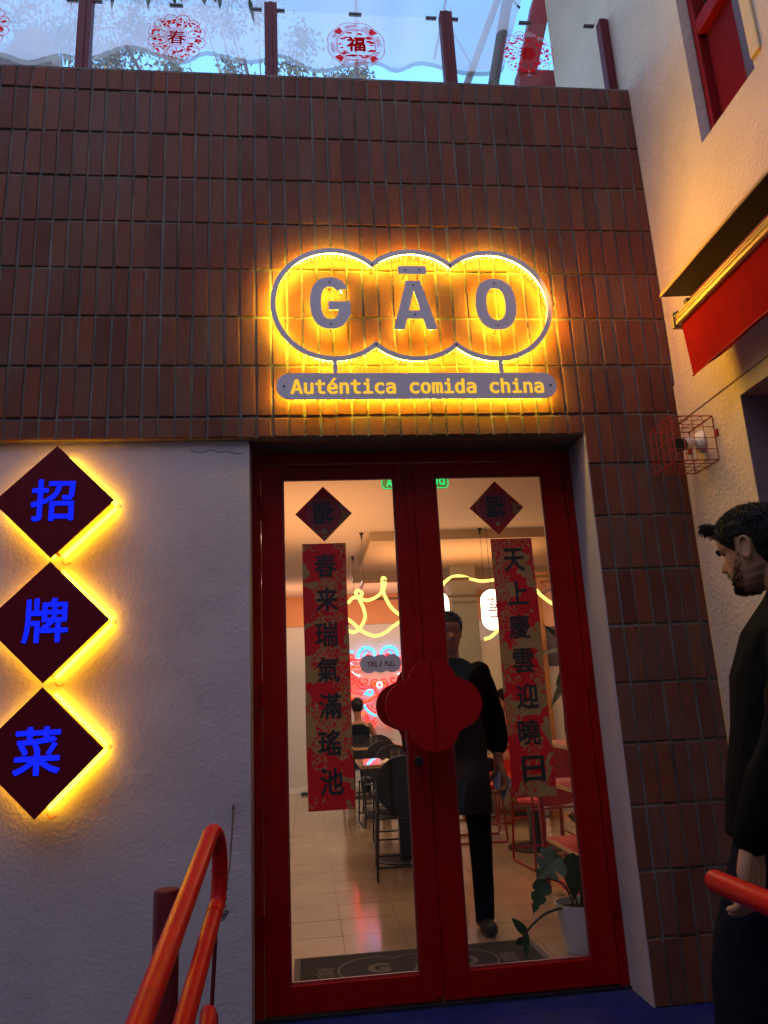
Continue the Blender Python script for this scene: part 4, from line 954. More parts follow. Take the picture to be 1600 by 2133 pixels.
def hair_mb(H, seed, quiff=0, n=1500, length=.05, bun=False, front=.80):
    """thin shell over the skull plus many strands"""
    r = random.Random(seed); m = MB(); nz, nt_2 = 22, 48
    def line(th):   # hairline height at this angle
        a = abs(th)
        return interp([(0, front), (.6, front-.03), (.95, .66), (1.15, .50), (1.32, .46), (1.42, .62), (1.75, .60), (2.0, .33), (2.5, .22), (PI, .20)], a)
    vs = []
    for i in range(nz+1):
        for k in range(nt_2):
            th = -PI+2*PI*k/nt_2; l = line(th); z = l+(1-l)*(i/nz)
            o = .030+.030*max(0, z-.55)+.009*noise.noise(Vector((th*3, z*9, seed))) if 0 < i else .004
            vs.append(head_pt(H, min(z, .9995), th, o))
    m.add(vs, [(i*nt_2+k, i*nt_2+(k+1) % nt_2, (i+1)*nt_2+(k+1) % nt_2, (i+1)*nt_2+k) for i in range(nz) for k in range(nt_2)]+[tuple(nz*nt_2+k for k in range(nt_2))])
    for _ in range(n):
        th = r.uniform(-PI, PI); l = line(th); z = l+(1-l)*math.sqrt(r.random())*.98
        p = Vector(head_pt(H, z, th, .03)); q = Vector(head_pt(H, min(z+.03, .999), th, .05)); nrm = (p-Vector((0, -.03*H, .55*H))).normalized()
        back = Vector((0, -1, -.35)) if z < .8 else Vector((r.uniform(-.4, .4), r.uniform(-.2, 1), .2))
        d_ = (nrm*.55+back*.6+Vector((r.gauss(0, .3), r.gauss(0, .3), r.gauss(0, .3)))).normalized()*length*H*r.uniform(.5, 1.5)
        sd = d_.cross(nrm); sd = (sd.normalized() if sd.length > 1e-6 else Vector((1, 0, 0)))*.006*H
        m.add([p-sd, p+sd, p+d_*.6+nrm*.008*H, p+d_], [(0, 1, 2), (0, 2, 3)])
    if quiff:
        for _ in range(620):
            x = r.uniform(-.20, .20)*H; b_ = Vector((x, .36*H+r.uniform(-.05, .03)*H, (.80+r.uniform(0, .09))*H)); t1 = b_+Vector((r.gauss(0, .03)*H, r.uniform(.06, .11)*H, r.uniform(.03, .09)*H)); t2 = t1+Vector((r.gauss(0, .03)*H, r.uniform(.00, .06)*H, -r.uniform(.0, .07)*H))
            m.tube([b_, t1, t2], [.006*H, .0055*H, .002*H], 4)
    if bun: ball(m, (0, -.52*H, .55*H), (.19*H, .16*H, .2*H))
    return m
def hand_mb(m, wrist, dirv, palm_n, L=.185, curl=.5, side=1):
    """palm and five bent fingers; dirv: wrist to knuckles, palm_n: out of the palm, thumb on +side"""
    d = Vector(dirv).normalized(); nrm = Vector(palm_n); nrm = (nrm-d*nrm.dot(d)).normalized(); s_ = d.cross(nrm).normalized()*side
    w = Vector(wrist); pl_ = L*.50
    for t in (-.034, -.012, .012, .033):
        limb(m, [w+s_*t*.55, w+s_*t*.9+d*pl_*.5, w+s_*t+d*pl_], [.016, .0165, .0115], 10)
    for t, ln in ((.034, .40), (.012, .46), (-.011, .42), (-.033, .33)):
        p = w+s_*t+d*pl_; a = 0; pts = [p-d*.015]; pts.append(p)
        for seg in (.45, .30, .25):
            a += curl*(.75 if seg == .45 else 1.0); p = p+(d*math.cos(a)+nrm*math.sin(a))*ln*L*seg; pts.append(p)
        limb(m, pts, [.0105, .0102, .0095, .0088, .0076], 10)
    b0 = w+s_*.026+d*.022; limb(m, [b0, b0+(s_*.55+d*.55+nrm*.5)*.042, b0+(s_*.50+d*1.1+nrm*.8)*.068, b0+(s_*.35+d*1.5+nrm*.9)*.082], [.016, .0135, .011, .008], 10)
    return m
def remesh(mb, voxel, name, m, smooth_it=4):
    me = bpy.data.meshes.new(name); me.from_pydata(mb.v, [], mb.f)
    o = bpy.data.objects.new(name, me); COL.objects.link(o)
    r = o.modifiers.new('r', 'REMESH'); r.mode = 'VOXEL'; r.voxel_size = voxel
    s_ = o.modifiers.new('s', 'SMOOTH'); s_.factor = .5; s_.iterations = smooth_it
    bpy.context.view_layer.update()
    e = bpy.data.meshes.new_from_object(o.evaluated_get(bpy.context.evaluated_depsgraph_get())); bpy.data.objects.remove(o, do_unlink=True)
    e.name = name; e.materials.clear(); e.materials.append(m); e.polygons.foreach_set('use_smooth', [True]*len(e.polygons)); return e
def wrinkle(mb_, amp, sc_v, seed=0):
    mb_.v = [tuple(Vector(v)+Vector((1, 1, .4))*amp*noise.noise(Vector((v[0]*sc_v, v[1]*sc_v, v[2]*sc_v*1.8+seed)))) for v in mb_.v]; return mb_
def tf(mb_, Mx): mb_.v = [tuple(Mx@Vector(v)) for v in mb_.v]; return mb_

def head_at(c, pitch, yaw, H=.232, roll=0):
    """matrix that puts the local head (chin z=0, face +Y) with its centre at c"""
    return Matrix.Translation(Vector(c))@Euler((math.radians(pitch), math.radians(roll), math.radians(yaw)), 'XYZ').to_matrix().to_4x4()@Matrix.Translation((0, 0, -.46*H))

# man outside, seen from his left, looking down
H = .236
man = thing('person', 'bearded man in black jacket looking down at the right edge of the picture', 'person', (1.312, -1.34, 0)); man.rotation_euler = (0, 0, math.radians(50))
hm = head_at((0, .085, 1.566), -11, -21, H)
bmn = tf(head_mesh(H), hm)
limb(bmn, [(0, -.01, 1.38), (0, .012, 1.45), (0, .035, 1.53)], [.068, .062, .062], 16)          # neck
stack(bmn, [(0, .115, .155, .10, .86), (0, .105, .155, .10, .95), (0, .08, .15, .10, 1.07), (0, .045, .16, .10, 1.22), (0, .01, .165, .095, 1.32), (0, -.01, .11, .07, 1.40)])
for s_ in (-1, 1):
    limb(bmn, [(s_*.18, -.01, 1.345), (s_*.255, .03, 1.12), (s_*.255, .165, .86)], [.05, .043, .028])
    lf_ = .20 if s_ < 0 else 0; limb(bmn, [(s_*.09, .11, .90), (s_*.095, .13+lf_*.6, .50), (s_*.10, .06+lf_, .09)], [.085, .058, .042]); limb(bmn, [(s_*.10, .02+lf_, .045), (s_*.105, .19+lf_, .035)], [.04, .035])
hand_mb(bmn, (-.255, .172, .845), (-.02, .14, -1), (.35, .9, 0), .19, .42, 1)
hand_mb(bmn, (.255, .172, .845), (.02, .14, -1), (-.35, .9, 0), .19, .42, -1)
link('body', remesh(bmn, .0038, 'body', M_skin, 2), man)
jk = MB()
stack(jk, [(0, .125, .205, .140, .84), (0, .11, .203, .142, .97), (0, .075, .200, .148, 1.10), (0, .045, .21, .150, 1.23), (0, .01, .225, .14, 1.34), (0, -.012, .17, .105, 1.415), (0, 0, .085, .078, 1.455)], 24)
for s_ in (-1, 1): limb(jk, [(s_*.18, -.012, 1.345), (s_*.262, .03, 1.13), (s_*.268, .085, 1.02), (s_*.255, .165, .868)], [.078, .070, .064, .048], 14)
link('jacket', remesh(wrinkle(wrinkle(jk, .013, 9), .006, 26, 5), .007, 'jacket', M_blackcloth, 2), man)
tr2 = MB(); stack(tr2, [(0, .115, .175, .125, .82), (0, .115, .18, .125, .93)])
for s_ in (-1, 1): lf_ = .20 if s_ < 0 else 0; limb(tr2, [(s_*.092, .115, .86), (s_*.097, .14+lf_*.6, .50), (s_*.10, .06+lf_, .07)], [.108, .082, .068], 14)
link('trousers', remesh(wrinkle(tr2, .006, 12), .010, 'trousers', M_dkcloth, 4), man)
sh2 = MB()
for s_ in (-1, 1): lf_ = .20 if s_ < 0 else 0; limb(sh2, [(s_*.10, .005+lf_, .047), (s_*.103, .11+lf_, .05), (s_*.105, .21+lf_, .038)], [.048, .048, .038])
link('shoes', remesh(sh2, .010, 'shoes', M_shoe), man)
link('hair', tf(hair_mb(H, 3, quiff=1, n=3600, length=.034), hm).mesh('hair', M_hair), man)
bd_ = MB(); r_ = random.Random(11)
for _ in range(1900):
    th = r_.choice((-1, 1))*r_.uniform(0, 1.45); a_ = abs(th); top_ = interp([(0, .16), (.3, .19), (.6, .17), (1.0, .24), (1.3, .40), (1.45, .48)], a_); z = r_.uniform(.0, top_)
    if r_.random() < .15 and a_ < .42: z = r_.uniform(.25, .31)
    p = Vector(head_pt(H, z, th, .004)); dn = Vector((r_.gauss(0, .4), r_.uniform(-.2, .6), -1)).normalized()*.026*H; sd = Vector((.0045*H, 0, 0)) if a_ < .8 else Vector((0, .0045*H, 0))
    nrm = (p-Vector((0, 0, p.z))).normalized()*.02*H
    bd_.add([p-sd, p+sd, p+dn+nrm], [(0, 1, 2)])
link('beard', tf(bd_, hm).mesh('beard', M_hair), man)
br_ = MB()
for s_ in (-1, 1): limb(br_, [Vector(head_pt(H, .56, s_*.20, .012)), Vector(head_pt(H, .585, s_*.42, .012)), Vector(head_pt(H, .565, s_*.66, .012))], [.018*H, .022*H, .010*H], 8)
link('eyebrows', tf(br_, hm).mesh('eyebrows', M_hair), man)
ey_ = MB()
for s_ in (-1, 1): limb(ey_, [Vector(head_pt(H, .493, s_*.28, .004)), Vector(head_pt(H, .487, s_*.42, .007)), Vector(head_pt(H, .490, s_*.56, .004))], [.006*H, .012*H, .005*H], 8)
link('lashes', tf(ey_, hm).mesh('lashes', M_hair), man)

# waiter inside, walking to the door
wt = thing('person', 'waiter in black rolled sleeve shirt and grey apron walking behind the glass', 'person', (.845, 1.22, 0)); wt.rotation_euler = (0, 0, math.radians(180))
hm = head_at((0, .02, 1.585), -4, 0, .23)
b_ = tf(head_mesh(.23, 40, 48), hm)
limb(b_, [(0, -.02, 1.38), (0, -.01, 1.46), (0, .0, 1.53)], [.066, .058, .058], 14)
stack(b_, [(0, 0, .16, .105, .9), (0, 0, .14, .1, 1.05), (0, 0, .17, .11, 1.25), (0, -.01, .18, .10, 1.35), (0, -.02, .1, .07, 1.42)])
for s_ in (-1, 1):
    limb(b_, [(s_*.185, -.02, 1.36), (s_*.235, -.02, 1.09), (s_*.232, .05, .84)], [.045, .038, .026])
    limb(b_, [(s_*.085, 0, .9), (s_*.095, .04 if s_ < 0 else -.03, .48), (s_*.085, .06 if s_ < 0 else -.14, .09)], [.075, .05, .04])
    limb(b_, [(s_*.085, .02 if s_ < 0 else -.18, .042), (s_*.09, .15 if s_ < 0 else -.05, .037)], [.036, .032])
    hand_mb(b_, (s_*.232, .055, .825), (0, .15, -1), (-s_*.8, .5, 0), .18, .65, -s_)
link('body', remesh(b_, .006, 'body', M_skin, 2), wt)
s2_ = MB(); stack(s2_, [(0, .0, .175, .125, .88), (0, .0, .165, .12, 1.05), (0, .005, .19, .128, 1.22), (0, -.01, .20, .12, 1.335), (0, -.02, .14, .09, 1.405), (0, -.015, .075, .07, 1.445)], 22)
for s_ in (-1, 1): limb(s2_, [(s_*.175, -.02, 1.355), (s_*.24, -.02, 1.12), (s_*.245, .0, 1.0), (s_*.242, .015, .945)], [.068, .062, .066, .060], 12)
link('shirt', remesh(wrinkle(s2_, .009, 13, 3), .009, 'shirt', M_blackcloth, 3), wt)
t2_ = MB(); stack(t2_, [(0, 0, .16, .115, .84), (0, 0, .165, .115, .93)])
for s_ in (-1, 1): limb(t2_, [(s_*.088, .0, .86), (s_*.095, .04 if s_ < 0 else -.03, .48), (s_*.085, .06 if s_ < 0 else -.14, .08)], [.092, .066, .054], 12)
link('trousers', remesh(wrinkle(t2_, .006, 12), .010, 'trousers', M_dkcloth, 4), wt)
ap = MB(); vs = []
for i in range(13):
    z = .60+(1.22-.60)*i/12; w_2 = .155 if z < 1.0 else .155-.05*(z-1.0)/.22
    for k in range(15):
        x = w_2*(k/7-1); vs.append((x, .138-.30*x*x*3+.006*math.sin(x*40+z*6)+(.02 if z < .85 else 0), z))
ap.add(vs, [(i*15+k, i*15+k+1, (i+1)*15+k+1, (i+1)*15+k) for i in range(12) for k in range(14)])
ao = link('apron', ap.mesh('apron', M_apron, True), wt); sm_ = ao.modifiers.new('thick', 'SOLIDIFY'); sm_.thickness = .003
s3_ = MB()
for s_ in (-1, 1): limb(s3_, [(s_*.085, .0 if s_ < 0 else -.20, .045), (s_*.09, .17 if s_ < 0 else -.03, .038)], [.045, .037])
link('shoes', remesh(s3_, .010, 'shoes', M_shoe), wt)
link('hair', tf(hair_mb(.23, 5, n=1400, length=.07), hm).mesh('hair', M_hair), wt)
cl_ = MB(); c0 = Vector((1.075, 1.13, .775)); r_ = random.Random(6); vs = []
for i in range(9):
    for k in range(9):
        u_, v_ = k/8-.5, i/8; w_3 = .018+.05*math.sin(PI*min(1, v_*1.15))
        vs.append(c0+Vector((u_*w_3*1.6, .016*math.sin(u_*16+v_*3), .03-.15*v_*(1-.35*abs(u_)))))
cl_.add(vs, [(i*9+k, i*9+k+1, (i+1)*9+k+1, (i+1)*9+k) for i in range(8) for k in range(8)])
cth = thing('cleaning_cloth', 'pale blue cleaning cloth in the hand of the waiter', 'cloth', tuple(c0)); o = part(cth, 'cloth', cl_, mat('blue_white_cloth', (.45, .50, .62), .9, var=.1), smooth=True)

def seated(label, loc, rot, hair_seed, top, bun, arm):
    p_ = thing('person', label, 'person', loc); p_.rotation_euler = (0, 0, math.radians(rot))
    hm = head_at((0, .03, 1.165), -8, 0, .22)
    b_ = tf(head_mesh(.22, 36, 40), hm)
    limb(b_, [(0, -.01, .96), (0, 0, 1.03), (0, .015, 1.10)], [.055, .047, .048], 12)
    stack(b_, [(0, 0, .16, .11, .48), (0, 0, .13, .09, .62), (0, .01, .14, .095, .80), (0, 0, .155, .085, .93), (0, -.01, .09, .06, .99)])
    for s_ in (-1, 1):
        limb(b_, [(s_*.15, 0, .95), (s_*(.215 if s_ == arm else .19), .05, .76), (s_*.10, .26, .80)], [.040, .036, .024])
        hand_mb(b_, (s_*.095, .27, .80), (-s_*.4, .9, .05), (0, 0, -1), .165, .4, -s_)
        limb(b_, [(s_*.085, .02, .50), (s_*.095, .40, .48), (s_*.095, .40, .08)], [.085, .058, .04]); limb(b_, [(s_*.095, .37, .04), (s_*.095, .53, .03)], [.036, .03])
    link('body', remesh(b_, .007, 'body', M_skin, 2), p_)
    t_ = MB(); stack(t_, [(0, 0, .172, .122, .47), (0, 0, .142, .102, .62), (0, .01, .152, .107, .80), (0, 0, .150, .095, .92), (0, -.01, .10, .07, .965)])
    link('top', remesh(wrinkle(t_, .006, 14), .009, 'top', top, 3), p_)
    t_ = MB()
    for s_ in (-1, 1): limb(t_, [(s_*.085, .0, .50), (s_*.095, .40, .485), (s_*.095, .405, .10)], [.10, .072, .056], 12)
    link('trousers', remesh(t_, .010, 'trousers', M_dkcloth, 3), p_)
    hb_ = hair_mb(.22, hair_seed, n=900, length=.12, bun=bun)
    if not bun:
        for s_ in (-1, 1): limb(hb_, [(s_*.055, -.03, .17), (s_*.075, -.02, .06), (s_*.07, .0, -.06)], [.03, .032, .02])
        limb(hb_, [(0, -.085, .15), (0, -.095, .03), (0, -.09, -.10)], [.07, .075, .05])
    link('hair', tf(hb_, hm).mesh('hair', M_hair), p_); return p_
seated('bare armed woman in dark sleeveless top seated with her back to the door', (.665, 6.93, 0), 0, 21, M_blackcloth, True, 1)
seated('woman with long dark hair seated half hidden behind the right couplet', (2.16, 4.98, 0), 95, 33, mat('rose_cloth', (.30, .09, .09), .85), False, -1)

# ------------------------------------------------------------------ plants
M_leaf = mat('monstera_leaf', (.026, .080, .024), .42, var=.3, vscale=25); M_stem = mat('plant_stem', (.05, .055, .025), .6, var=.2); M_pot = mat('white_pot', (.62, .66, .70), .35, var=.03)
def leaf_mb(base, tip, up, w, notch=0, bend=.12):
    """a real leaf: pointed blade with midrib fold, drooping tip and optional side slits"""
    b0, t0 = Vector(base), Vector(tip); d = t0-b0; L = d.length; d.normalize(); s_ = d.cross(Vector(up)).normalized(); n = s_.cross(d)
    m = MB(); N = 14
    for sg in (-1, 1):
        vs = []; fs = []
        for i in range(N+1):
            t = i/N; prof = (math.sin(PI*min(1, t*1.02)**.62)**.9)*w
            if notch and i % 4 == 2 and .2 < t < .9: prof *= notch
            c = b0+d*L*t-n*bend*L*t*t
            for q, (f, lift) in enumerate(((0, 0), (.5, .10), (1, .06))): vs.append(c+s_*sg*prof*f+n*lift*w*f)
        for i in range(N):
            for q in range(2): fs.append((i*3+q, i*3+q+1, (i+1)*3+q+1, (i+1)*3+q))
        m.add(vs, fs)
    return m
pp = thing('potted_plant', 'monstera in a white pot just inside the right door pane', 'plant', (1.31, .74, 0))
cx, cy = 1.31, .735
part(pp, 'pot', MB().lathe([(.082, .0006), (.088, .01), (.112, .18), (.116, .215), (.111, .215), (.105, .19), (.10, .165)], (cx, cy, 0), 36), M_pot, smooth=True)
part(pp, 'soil', MB().lathe([(.1025, .178), (.1025, .182)], (cx, cy, 0), 24), mat('soil', (.03, .02, .013), .95, bump=.6))
def stem(pts, r=.005): return MB().tube(smooth_path(pts, 6), r, 7)
LV = [((1.31, .74, .18), (1.28, .74, .34), (1.235, .72, .43), (1.10, .70, .345), (.3, -.8, .9), .085, .35),
      ((1.33, .76, .18), (1.34, .75, .34), (1.30, .72, .44), (1.275, .66, .235), (.2, -1, .3), .062, 0),
      ((1.29, .73, .18), (1.24, .72, .30), (1.15, .72, .335), (1.065, .70, .185), (-.3, -.9, .5), .045, .6),
      ((1.34, .76, .18), (1.37, .78, .40), (1.38, .76, .55), (1.30, .70, .62), (0, -.7, .8), .07, .35),
      ((1.35, .74, .18), (1.42, .76, .38), (1.46, .72, .46), (1.44, .60, .34), (.4, -.8, .6), .08, .35)]
for i, (s0, s1, s2, tp, up, w, nc) in enumerate(LV):
    part(pp, 'stem', stem([s0, s1, s2]), M_stem, smooth=True); part(pp, 'leaf', leaf_mb(s2, tp, up, w, nc), M_leaf, smooth=True)
part(pp, 'stem', stem([(1.27, .72, .195), (1.22, .69, .205), (1.12, .67, .19), (1.03, .66, .135), (1.01, .66, .10)], .0065), M_stem, smooth=True)
part(pp, 'leaf', leaf_mb((1.015, .66, .115), (.95, .65, .19), (0, -1, .2), .022, 0), M_leaf, smooth=True)
part(pp, 'leaf', leaf_mb((1.012, .66, .125), (1.003, .645, .012), (.2, -1, .1), .020, 0, .02), M_leaf, smooth=True)
part(pp, 'leaf', leaf_mb((1.01, .67, .09), (.965, .70, .055), (.2, -1, .1), .02, 0), M_leaf, smooth=True)
tp_ = thing('tall_plant', 'tall drooping leafy plant showing at the right edge of the right pane', 'plant', (1.78, 1.75, .92))
M_leaf2 = mat('strap_leaf', (.018, .032, .012), .6, spec=.15, var=.3, vscale=25)
part(tp_, 'pot', MB().lathe([(.07, .918), (.09, 1.06), (.085, 1.06), (.08, 1.03)], (1.80, 1.72, 0), 24), mat('small_pot', (.25, .12, .08), .6), smooth=True)
part(tp_, 'stem', stem([(1.80, 1.72, 1.03), (1.79, 1.70, 1.25), (1.76, 1.68, 1.45), (1.70, 1.65, 1.55)], .008), M_stem)
for b0, t0, up, w, bd in (((1.73, 1.66, 1.50), (1.475, 1.58, 1.475), (0, -.2, 1), .05, .10), ((1.77, 1.68, 1.36), (1.53, 1.60, 1.16), (-.4, -.3, 1), .055, .15), ((1.77, 1.68, 1.32), (1.60, 1.58, .98), (-.6, -.5, .6), .05, .1),
                          ((1.78, 1.69, 1.40), (1.58, 1.55, 1.30), (-.2, -.6, 1), .05, .2), ((1.76, 1.68, 1.47), (1.88, 1.55, 1.25), (.3, -.6, .8), .05, .2), ((1.70, 1.65, 1.55), (1.56, 1.62, 1.66), (-.3, -.8, .3), .02, .0), ((1.79, 1.70, 1.28), (1.66, 1.56, 1.0), (-.4, -.8, .5), .035, .1), ((1.79, 1.70, 1.30), (1.92, 1.6, 1.05), (.4, -.6, .6), .05, .1)):
    part(tp_, 'leaf', leaf_mb(b0, t0, up, w, 0, bd), M_leaf2, smooth=True)

# ------------------------------------------------------------------ terrace above: glass balustrade with paper cuts
bal = thing('glass_balustrade', 'glass balustrade with dark red posts on top of the brick wall', 'balustrade', (.3, .13, 4.37))
posts = [-3.068, -2.093, -1.118, -.143, .832, 1.757]
for x in posts:
    pb = MB().box(x, x+.068, .10, .155, 4.3725, 4.955).box(x+.026, x+.042, .094, .0995, 4.3725, 4.953)
    if x > 1.7: pb = MB().box(x+.004, x+.054, .10, .155, 4.3725, 4.957).box(x+.022, x+.036, .094, .0995, 4.3725, 4.953)
    part(bal, 'post', pb, M_darkred, bevel=.002)
M_clip = mat('clip_steel', (.06, .045, .04), .5)
for a_, b_ in zip(posts, posts[1:]):
    part(bal, 'glass_panel', MB().box(a_+.074, b_-.006, .135, .145, 4.385, 4.935), M_glass)
    for xc, l in ((a_+.085, .05), (a_+.50, .07), (b_-.045, .06)): part(bal, 'clip', MB().box(xc-l/2, xc+l/2, .130, .150, 4.9355, 4.945), M_clip)
M_film = sheer('red_film', (.90, .020, .040), .22, .8); M_clear = sheer('clear_film', (.75, .72, .74), .86, .5)
def tubes2(mb, path, y, r=.0016, closed=False): return mb.tube([(p[0], y, p[1]) for p in path], r, 4, closed=closed)
def flower_cut(name_i, x, z, lab, R=.158):
    t = thing('paper_cut', lab, 'window sticker', (x, .13, z), group='red paper cut stickers on the balustrade glass')
    y = .1315; ol = MB(); out_ = []
    for k in range(12):
        a0 = 2*PI*k/12; am = a0+PI/12; c = (x+R*.74*math.cos(am), z+R*.74*math.sin(am)); rr_ = R*.235
        ar = [(c[0]+rr_*math.cos(am+q), c[1]+rr_*math.sin(am+q)) for q in [math.radians(v) for v in range(-105, 106, 15)]]
        tubes2(ol, [(x+R*.42*math.cos(a0+.06), z+R*.42*math.sin(a0+.06))]+ar+[(x+R*.42*math.cos(a0+PI/6-.06), z+R*.42*math.sin(a0+PI/6-.06))], y); out_ += ar
    for f in (.31, .36, .42): tubes2(ol, arc((x, z), R*f, 0, 350, 35), y, .0014 if f < .4 else .001, True)
    part(t, 'outline', ol, M_film)
    r = random.Random(int(x*1000)); bl = MB()
    for k in range(12):
        am = 2*PI*k/12+PI/12
        for _ in range(7):
            rr_ = R*r.uniform(.52, .84); aa = am+r.uniform(-.15, .15)*(R*.8/rr_); cxx, czz = x+rr_*math.cos(aa), z+rr_*math.sin(aa); s_ = r.uniform(.005, .011)
            bl.prism([[(cxx+s_*(.6+.5*r.random())*math.cos(q+am)*(1.4 if r.random() < .5 else .7), czz+s_*(.6+.5*r.random())*math.sin(q+am)) for q in [2*PI*v/7 for v in range(7)]]], y-.0004, y+.0004)
    part(t, 'blossoms', bl, M_film, kind='stuff')
    part(t, 'character', brush('春', R*.58, R*.54, (x, z), y-.0016, .0014), M_film)
    part(t, 'film', MB().prism([[(x+(p[0]-x)*1.03, z+(p[1]-z)*1.03) for p in out_]], .1330, .1334), M_clear)
flower_cut(0, -.611, 4.719, 'round red paper cut with petals, second from the left on the terrace glass')
flower_cut(1, 1.322, 4.719, 'round red paper cut with petals on the pane nearest the cream wall')
flower_cut(2, -1.612, 4.741, 'round red paper cut cut off by the left edge of the picture', .15)
x, z, R = .354, 4.722, .163
t = thing('paper_cut', 'cloud edged red paper cut with bold character on the middle terrace pane', 'window sticker', (x, .13, z), group='red paper cut stickers on the balustrade glass')
def rosette(s_, am=.055, n=8): return [(x+R*s_*(1+am*abs(math.sin(n/2*q)))*math.cos(q), z+R*s_*.96*(1+am*abs(math.sin(n/2*q)))*math.sin(q)) for q in [2*PI*v/72 for v in range(72)]]
ol = MB()
for s_ in (.94, .66, .62): tubes2(ol, rosette(s_), .1315, .0015, True)
r = random.Random(5)
for k in range(8):
    am = 2*PI*k/8+.2
    for q in range(5):
        c = (x+R*.79*math.cos(am+q*.1-.2), z+R*.77*math.sin(am+q*.1-.2)); tubes2(ol, [(c[0]+.010*math.cos(v)*r.uniform(.6, 1.3), c[1]+.010*math.sin(v)*r.uniform(.6, 1.3)) for v in [2*PI*w/8 for w in range(7)]], .1315, .0016)
part(t, 'outline', ol, M_film)
bl = MB()
for _ in range(26):
    q = r.uniform(0, 2*PI); rr_ = R*r.uniform(.46, .60); cxx, czz = x+rr_*math.cos(q), z+rr_*math.sin(q)*.95; s_ = r.uniform(.007, .016)
    bl.prism([[(cxx+s_*1.7*(.6+.5*r.random())*math.cos(v), czz+s_*.6*(.6+.5*r.random())*math.sin(v)) for v in [2*PI*w/7 for w in range(7)]]], .1311, .1319)
for k in range(4):
    q = PI/4+k*PI/2; bl.prism([[(x+R*f*math.cos(q+d_), z+R*.96*f*math.sin(q+d_)) for f, d_ in ((.70, -.12), (.92, -.16), (.92, .16), (.70, .12))]], .1311, .1319)
part(t, 'cloud_fill', bl, M_film, kind='stuff')
part(t, 'character', brush('福', R*.60, R*.58, (x, z+.005), .1290, .0034), sheer('bright_red_film', (.90, .012, .02), .08, .75))
part(t, 'film', MB().prism([rosette(.97)], .1330, .1334), M_clear)

# ------------------------------------------------------------------ terrace above: sail, struts, thatch
M_veil = sheer('translucent_sail', (.66, .65, .64), .27, .6)
sail = thing('sail_awning', 'translucent white terrace awning with scalloped hem above the balustrade', 'awning', (-.2, .8, 6.2))
hem = [(-3.6, 6.0), (-3.2, 6.12), (-2.80, 6.0), (-2.36, 6.02), (-2.16, 6.06), (-1.96, 5.99), (-1.75, 6.06), (-1.51, 6.05), (-1.25, 6.18), (-.98, 6.10), (-.82, 6.06), (-.65, 6.155), (-.38, 6.09), (-.22, 6.11), (-.08, 6.16), (.19, 6.03), (.49, 6.11), (.67, 6.13), (.82, 6.065), (1.03, 6.15), (1.36, 6.07), (1.65, 6.095), (1.71, 6.21)]
hp = smooth_path([(a, 1.6, b) for a, b in hem], 4); ny = 12; vs = []
for p in hp:
    for k in range(ny+1):
        t_ = k/ny; y = 1.6-1.9*t_; vs.append((p.x, y, p.z*(1-t_)+6.42*t_+.05*math.sin(t_*PI)*math.sin(p.x*2.4)+.012*noise.noise(Vector((p.x*2, y*2, 0)))))
part(sail, 'cloth', MB().add(vs, [(i*(ny+1)+k, (i+1)*(ny+1)+k, (i+1)*(ny+1)+k+1, i*(ny+1)+k+1) for i in range(len(hp)-1) for k in range(ny)]), M_veil, smooth=True)
hv = []
for p in hp: hv += [(p.x, 1.604, p.z), (p.x, 1.604, p.z-.045)]
part(sail, 'hem', MB().add(hv, [(2*i, 2*i+2, 2*i+3, 2*i+1) for i in range(len(hp)-1)]), sheer('hem_cloth', (.30, .27, .24), .25, .5))
M_strut = mat('brown_strut', (.10, .055, .045), .5, var=.15); M_pole = mat('pale_pole', (.35, .33, .32), .5, var=.1)
for pts, r, mm in (([(-1.27, 1.62, 6.20), (-1.02, 1.62, 5.7), (-.6, 1.62, 4.6)], .014, M_strut), ([(-.37, 1.62, 6.12), (-.33, 1.62, 5.9), (-.25, 1.62, 4.5)], .014, M_strut), ([(.53, 1.62, 6.75), (.505, 1.62, 6.0), (.46, 1.62, 4.5)], .014, M_strut),
                   ([(1.28, 1.62, 6.83), (1.14, 1.62, 6.2)], .010, M_strut), ([(1.72, 1.64, 6.85), (1.40, 1.64, 6.0), (.95, 1.64, 4.8)], .030, M_pole), ([(-.60, 1.55, 6.75), (-.50, 1.62, 6.15)], .008, M_pole), ([(-3.6, 1.62, 5.78), (1.70, 1.62, 5.90)], .003, M_black), ([(-3.6, -.05, 6.05), (1.80, -.05, 6.12)], .003, M_black), ([(1.44, 1.6, 6.10), (1.30, 1.6, 6.45), (1.30, 1.6, 6.7)], .006, M_pole)):
    part(sail, 'strut', MB().tube(pts, r, 10), mm)
rbm = thing('steel_beam', 'red steel beam slanting down past the cream wall on the terrace', 'beam', (1.8, 1.2, 6))
part(rbm, 'beam', MB().add([(1.84, 1.15, 6.36), (1.985, 1.15, 6.36), (1.78, 1.15, 5.62), (1.65, 1.15, 5.62), (1.84, 1.29, 6.36), (1.985, 1.29, 6.36), (1.78, 1.29, 5.62), (1.65, 1.29, 5.62)],
     [(0, 1, 2, 3), (7, 6, 5, 4), (0, 4, 5, 1), (1, 5, 6, 2), (2, 6, 7, 3), (3, 7, 4, 0)]), mat('beam_red', (.26, .008, .012), .5))
part(rbm, 'cross_piece', MB().box(1.65, 2.6, 1.16, 1.28, 5.48, 5.66), bpy.data.materials['beam_red'])
part(rbm, 'side_pipe', MB().tube([(1.70, 1.31, 6.55), (1.50, 1.31, 5.66)], .042, 14), mat('brown_pipe', (.12, .10, .09), .5))
part(rbm, 'cable', MB().tube(smooth_path([(1.70, 1.1, 6.40), (1.64, 1.1, 6.25), (1.69, 1.1, 6.15)], 6), .008, 6), M_black)
th_ = thing('thatched_parasol', 'grey straw thatched parasol at the left end of the terrace', 'parasol', (-2.25, 2.4, 6.5))
tm = MB(); r = random.Random(9)
